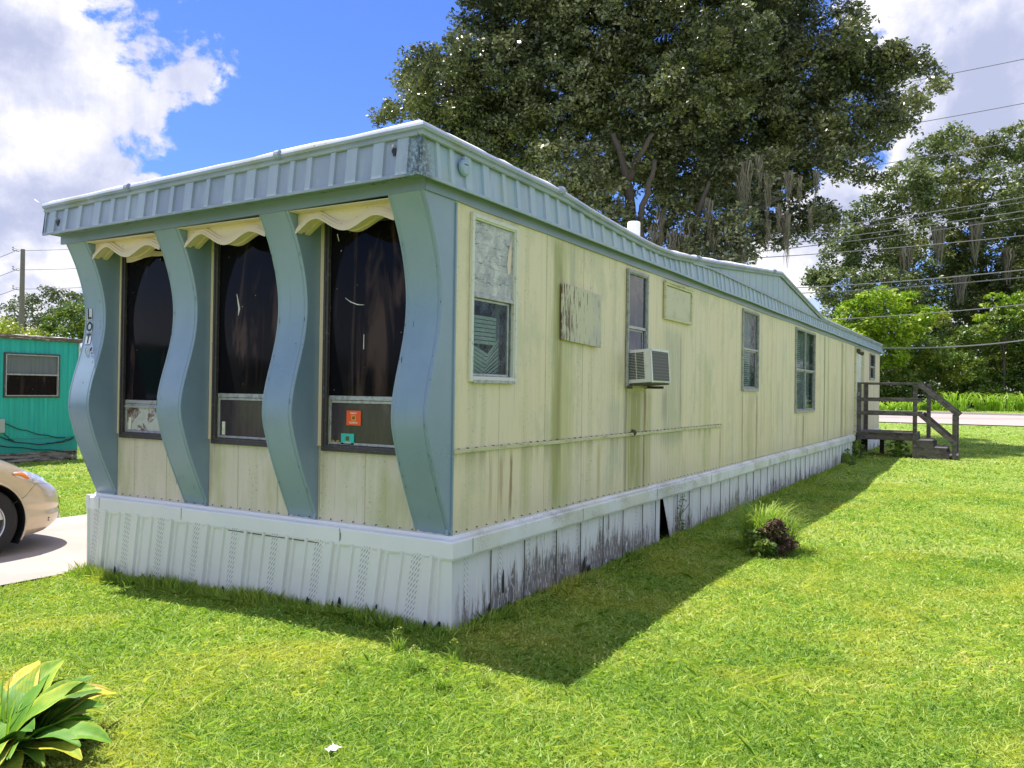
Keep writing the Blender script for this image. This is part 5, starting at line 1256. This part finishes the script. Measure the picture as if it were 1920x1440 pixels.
for (n, d0, d1, h, w) in ((150000, 2.2, 5.2, .046, .0062), (190000, 5.2, 9, .044, .0080), (150000, 9, 16, .045, .013), (120000, 16, 30, .05, .024), (60000, 30, 52, .06, .045)):
    P = keep(lawn_points(n, d0, d1, rg)); cl = .5+.5*np.sin(P[:,0]*2.1+np.sin(P[:,1]*1.7)*2)*np.sin(P[:,1]*2.6+np.sin(P[:,0]*1.3)*2)
    P3 = np.c_[P, gh(P[:,0], P[:,1])+lump(P[:,0], P[:,1])-.006]; H = h*(.45+.7*rg.random(len(P))+.35*cl*rg.random(len(P)))
    tall = rg.random(len(P)) < .008; H[tall] *= 1.8
    if d1 <= 16:   # unmown fringe against the skirting
        edge = ((P[:,1] < 0) & (P[:,1] > -.10) & (P[:,0] > -.1) & (P[:,0] < 17)) | ((P[:,0] < 0) & (P[:,0] > -.20) & (P[:,1] > -.1) & (P[:,1] < 3.8))
        H[edge] *= 1.35+.6*rg.random(edge.sum())
    V, Q = blades(P3, H, w*(.6+.8*rg.random(len(P))), rg, 1.25); Vs.append(V); Qs.append(Q+off); off += len(V)
# fringe and tufts
def fringe(n, fx, h):
    u = rg.random(n); P = np.array([fx(a, rg) for a in u]); return P
F1 = np.array([(-.065-abs(rg.normal())*.05, -.08+u*3.85) for u in rg.random(4200)]); F2 = np.array([(u*17, -.045-abs(rg.normal())*.05) for u in rg.random(8000)])
for F, h in ((F1, .125), (F2, .10)):
    P3 = np.c_[F, gh(F[:,0], F[:,1])-.004]; m_ = .5+.5*np.sin(F[:,0]*5)*np.sin(F[:,1]*6.3+1); V, Q = blades(P3, h*(.3+.5*rg.random(len(F))+.9*m_*rg.random(len(F))), .005*(.6+.8*rg.random(len(F))), rg, .5); Vs.append(V); Qs.append(Q+off); off += len(V)
o = npmesh('grass', np.concatenate(Vs), np.concatenate(Qs), M['grass']); tag(o, 'bright green and yellow mown lawn grass around the homes', 'grass', kind='stuff')

Pw = keep(lawn_points(60000, 2.4, 14, rg)); cl = np.sin(Pw[:,0]*1.9+2*np.sin(Pw[:,1]*1.1))*np.sin(Pw[:,1]*2.4+1.5*np.sin(Pw[:,0]*1.6)); Pw = Pw[(cl > .25+.3*rg.random(len(Pw)))]
C = np.c_[Pw, gh(Pw[:,0], Pw[:,1])+lump(Pw[:,0], Pw[:,1])+.018+.022*rg.random(len(Pw))]; V, Q = leaf_mesh(C, .016*(.6+.9*rg.random(len(Pw))), .8, 1.6, rg=rg)
M['weedleaf'] = leafmat('lawn_weed_leaves', [(0,(.10,.24,.03)),(.6,(.24,.40,.06)),(.9,(.55,.56,.12)),(1,(.60,.42,.16))], .5, .3, (1.0,(.5,.5,.12)), .3, .8)
tag(npmesh('lawn_weeds', V, Q, M['weedleaf']), 'small round-leaved weeds mixed into the lawn grass', 'weeds', kind='stuff')
def tuft(name, label, c, n, h, spread, m, seed, group=None, w=.02, bend=.6, cat='grass tuft', parent=None):
    rg = np.random.default_rng(seed); a = rg.random(n)*2*math.pi; r = spread*.35*rg.random(n)**.5; segs = 5; V = []; Q = []
    gx = float(gh(c[0], c[1]))
    for i in range(n):
        x, y = c[0]+r[i]*math.cos(a[i]), c[1]+r[i]*math.sin(a[i]); b = a[i]+rg.normal()*.5; H = h*rg.uniform(.5, 1.05); out = spread*rg.uniform(.2, 1)*bend; k = len(V)
        px_, py_ = -math.sin(b), math.cos(b); ww = w*rg.uniform(.5, 1.2)
        for s in range(segs+1):
            t_ = s/segs; z = H*(1.35*t_-.35*t_**3*(.4+bend)*1.4); o_ = out*t_**1.8; q = ww*.5*(1-t_**2)+.0006
            V += [(x+math.cos(b)*o_-px_*q, y+math.sin(b)*o_-py_*q, gx+z-.01), (x+math.cos(b)*o_+px_*q, y+math.sin(b)*o_+py_*q, gx+z-.01)]
        for s in range(segs): Q.append((k+2*s, k+2*s+1, k+2*s+3, k+2*s+2))
    o = npmesh(name, V, Q, m, parent)
    if not parent: tag(o, label, cat, group)
    return o
TG = 'tall grass tufts along the far side of the road'
for i, (px, d, h, lab) in enumerate(((1668,40,.75,'low grass tuft seen through the gap between the deck rails'),(1705,40.5,.8,'grass tuft just left of the deck corner post'),(1795,40,1.35,'tall arching grass tuft right above the handrail end'),(1848,40.5,1.2,'wide bright grass tuft beyond the road, second from the right edge'),(1878,40,1.25,'bright grass tuft beyond the road, between its two neighbours'),(1925,40,1.3,'tall grass tuft cut by the right edge of the picture'),(1750,41,.7,'short grass tuft beyond the road behind the sloping handrail'))):
    p = at(px, 740, d); tuft('grass_tuft', lab, (p[0], p[1]), 90, h, 1.4, M['tuft'], 80+i, TG, .06, 1.1)
# weed clump with a dead brown heart
CL = (4.0, -1.03)
wc = thing('weed_clump', 'overgrown weed clump with a dark brown dead centre beside the skirting', 'weeds', (CL[0], CL[1], 0))
tuft('grass_blades', '', (CL[0]+.10, CL[1]+.08), 560, .60, .50, M['grass'], 91, w=.007, bend=.9, parent=wc)
tuft('grass_blades', '', (CL[0]+.12, CL[1]-.10), 260, .42, .40, M['grass'], 92, w=.010, bend=.9, parent=wc)
rg = np.random.default_rng(93)
C, S = blobs([(CL[0]-.14, CL[1]-.08, .22, .12), (CL[0]-.20, CL[1]-.12, .30, .07), (CL[0]-.12, CL[1]-.14, .10, .14), (CL[0]+.04, CL[1]-.17, .08, .10), (CL[0]-.08, CL[1]-.07, .27, .07)], .05, 34, .030, rg, 1.0); V, Q = leaf_mesh(C, S, .6, rg=rg); npmesh('dead_stems', V, Q, M['deadweed'], wc)
C, S = blobs([(CL[0]-.27, CL[1]-.03, .10, .11), (CL[0]-.22, CL[1]+.06, .17, .09), (CL[0]-.30, CL[1]+.0, .05, .10)], .05, 18, .042, rg, 1.0); V, Q = leaf_mesh(C, S, .7, rg=rg); npmesh('leaves', V, Q, M['hedge'], wc)
# sedge-like weeds in the lawn in front of the corner
for i, (px, py, h, lab) in enumerate(((745,1225,.16,'pale weed with yellow tips in front of the home\'s corner skirting, tallest of its patch'),(850,1240,.14,'small pale weed in the shade just right of the corner'),(905,1285,.11,'small yellow-tipped weed right of the patch by the corner'),(650,1262,.12,'yellowish weed left of the patch by the corner'),(775,1262,.15,'broad green weed in the lawn before the corner'),(830,1290,.12,'low yellow-green weed in the sun before the corner'))):
    d = 1.536*FPX/(py-731); p = at(px, py, d); c = (p[0], p[1])
    w_ = thing('weed', lab, 'weed', (c[0], c[1], 0), 'weeds in front of the corner'); tuft('blades', '', c, 40, h*.75, .10, M['grass'], 100+i, w=.006, parent=w_)
    rg = np.random.default_rng(120+i); C, S = blobs([(c[0], c[1], h*.8, .03)], .02, 10, .012, rg); V, Q = leaf_mesh(C, S, .6, rg=rg); npmesh('flower_head', V, Q, M['lyellow'], w_)
# vine on the skirting and weeds by the deck
rg = np.random.default_rng(131)
vn = thing('creeping_vine', 'small green creeper climbing the white skirting beside the sprung panel', 'vine', (4.35, -.05, 0))
pts = [(4.30+.05*math.sin(i*1.1), -.045, .02+.052*i) for i in range(9)]
mb = MB(); mb.tube(pts, .004, 5); mb.tube([pts[4], (4.42, -.05, .28), (4.55, -.05, .33)], .003, 5); mb.build('stem', M['bark'], vn)
C = np.array([np.array(pts[rg.integers(0, 9)])+rg.normal(size=3)*[.045, .008, .03] for _ in range(130)]); V, Q = leaf_mesh(C, .028*(.6+.8*rg.random(130)), .6, rg=rg); npmesh('leaves', V, Q, M['hedge'], vn)
for i, (x, y, r, lab) in enumerate(((15.1, -.12, .16, 'dark weeds against the skirting left of the deck'), (16.6, -.12, .2, 'dark weeds at the foot of the wall beside the deck post'), (17.6, -.9, .22, 'shady weeds under the wooden deck'))):
    rg = np.random.default_rng(140+i); g0 = float(gh(x, y)); t_ = thing('weed', lab, 'weed', (x, y, g0), 'weeds round the deck')
    C, S = blobs([(x, y, g0+r*.8, r), (x+.1, y, g0+r*1.6, r*.6)], .07, 22, .045, rg, 1, .9); V, Q = leaf_mesh(C, S, .4, rg=rg); npmesh('leaves', V, Q, M['hedge'], t_); tuft('blades', '', (x, y), 50, r*2.6, .15, M['tuft'], 150+i, w=.01, parent=t_)
# broad-leaved garden plant in the left foreground
def f_broad(t):
    o = t.obj(); g = t.new('ShaderNodeNewGeometry').outputs['Random Per Island']; uv = t.new('ShaderNodeUVMap').outputs[0]
    u, v, _ = t.xyz(uv)
    vein = t.math('FRACT', t.math('ADD', t.math('MULTIPLY', v, 16), t.math('MULTIPLY', t.math('ABSOLUTE', t.math('SUBTRACT', u, .5)), -9)))
    n = t.noise(o, 14, 4, .6, .5)
    edge = t.ss(t.math('ABSOLUTE', t.math('SUBTRACT', u, .5)), .30, .5)
    f = t.math('ADD', t.math('ADD', t.math('MULTIPLY', g, .62), t.math('MULTIPLY', n, .5)), t.math('MULTIPLY', edge, .16))
    c = t.ramp(f, [(.25,(.07,.19,.02)),(.55,(.15,.30,.03)),(.74,(.36,.42,.04)),(.9,(.62,.50,.05)),(1,(.72,.50,.14))])
    c = t.mix(t.math('MULTIPLY', t.ss(vein, .7, .95), .4), c, (.05,.14,.015))
    return {'Base Color': c, 'Normal': t.bump(vein, .5, .004)}
M['broad'] = mat('broad_leaf', f_broad, rough=.55, **{'Specular IOR Level': .25})
def broad_plant(c):
    t_ = thing('broad_leaved_plant', 'low garden plant with broad yellow and green leaves in the left foreground', 'plant', (c[0], c[1], 0)); rr = random.Random(12)
    spec = []
    for i in range(78):
        az = rr.uniform(0, 2*math.pi); spec.append((az, rr.uniform(.28, .43), rr.uniform(.058, .084), rr.uniform(.25, 1.4), rr.uniform(0, .17)))
    mb = MB(); uvs = []
    for (az, L, w, el, r0) in spec:
        nl_, nw = 12, 6; rows = []; bx, by = c[0]+math.cos(az)*r0, c[1]+math.sin(az)*r0; x = 0; z = .02; e = el; tw = rr.uniform(-.5, .5); d = []
        for i in range(nl_+1):
            t = i/nl_; half = w*(math.sin(math.pi*min(1, (t*.95+.05))**.75)**.8)*(1 if t < 1 else 0)+.004
            row = []
            for j in range(nw+1):
                s = j/nw*2-1; q = half*s; fold = abs(s)*half*.35+.006*math.sin(t*14+s*3)*abs(s)
                px_ = x; off = Vector((-math.sin(az)*q*math.cos(tw*t), math.cos(az)*q*math.cos(tw*t), fold+q*math.sin(tw*t)))
                row.append((bx+math.cos(az)*px_+off.x, by+math.sin(az)*px_+off.y, max(.012, z+off.z))); uvs.append((j/nw, t))
            rows.append(row); x += L/nl_*math.cos(e); z += L/nl_*math.sin(e); e -= .07+.05*rr.random()
        mb.grid(rows)
    me = mb.mesh('leaves'); ul = me.uv_layers.new(name='UVMap')
    for lp in me.loops: ul.data[lp.index].uv = uvs[lp.vertex_index]
    link('leaves', me, M['broad'], t_, smooth=True)
    tuft('grass_blades', '', (c[0]+.05, c[1]+.02), 26, .38, .2, M['tuft'], 160, w=.010, bend=.5, parent=t_)
broad_plant((-2.46, .58))
# litter
def scrap(name, c, label, m, s, seed, cat):
    rr = random.Random(seed); mb = MB(); g0 = float(gh(*c)); rows = [[(c[0]+s*(i/4-.5)+rr.uniform(-.1, .1)*s, c[1]+s*.7*(j/4-.5)+rr.uniform(-.1, .1)*s, g0+.03+s*.35*rr.random()) for i in range(5)] for j in range(5)]
    mb.grid(rows); o = mb.build(name, m, smooth=True, norm=False); tag(o, label, cat)
M['paper'] = mat('paper', color=(.72,.74,.72), rough=.7); M['blueplastic'] = mat('blue_plastic', color=(.35,.5,.62), rough=.3)
scrap('paper_scrap', (-1.704, -.595), 'crumpled white paper scrap lying in the foreground grass', M['paper'], .055, 1, 'litter')
scrap('plastic_scrap', (-1.811, .867), 'small bluish plastic scrap in the grass near the broad-leaved plant', M['blueplastic'], .05, 2, 'litter')
print('leaves', nl, 'grass verts', off)
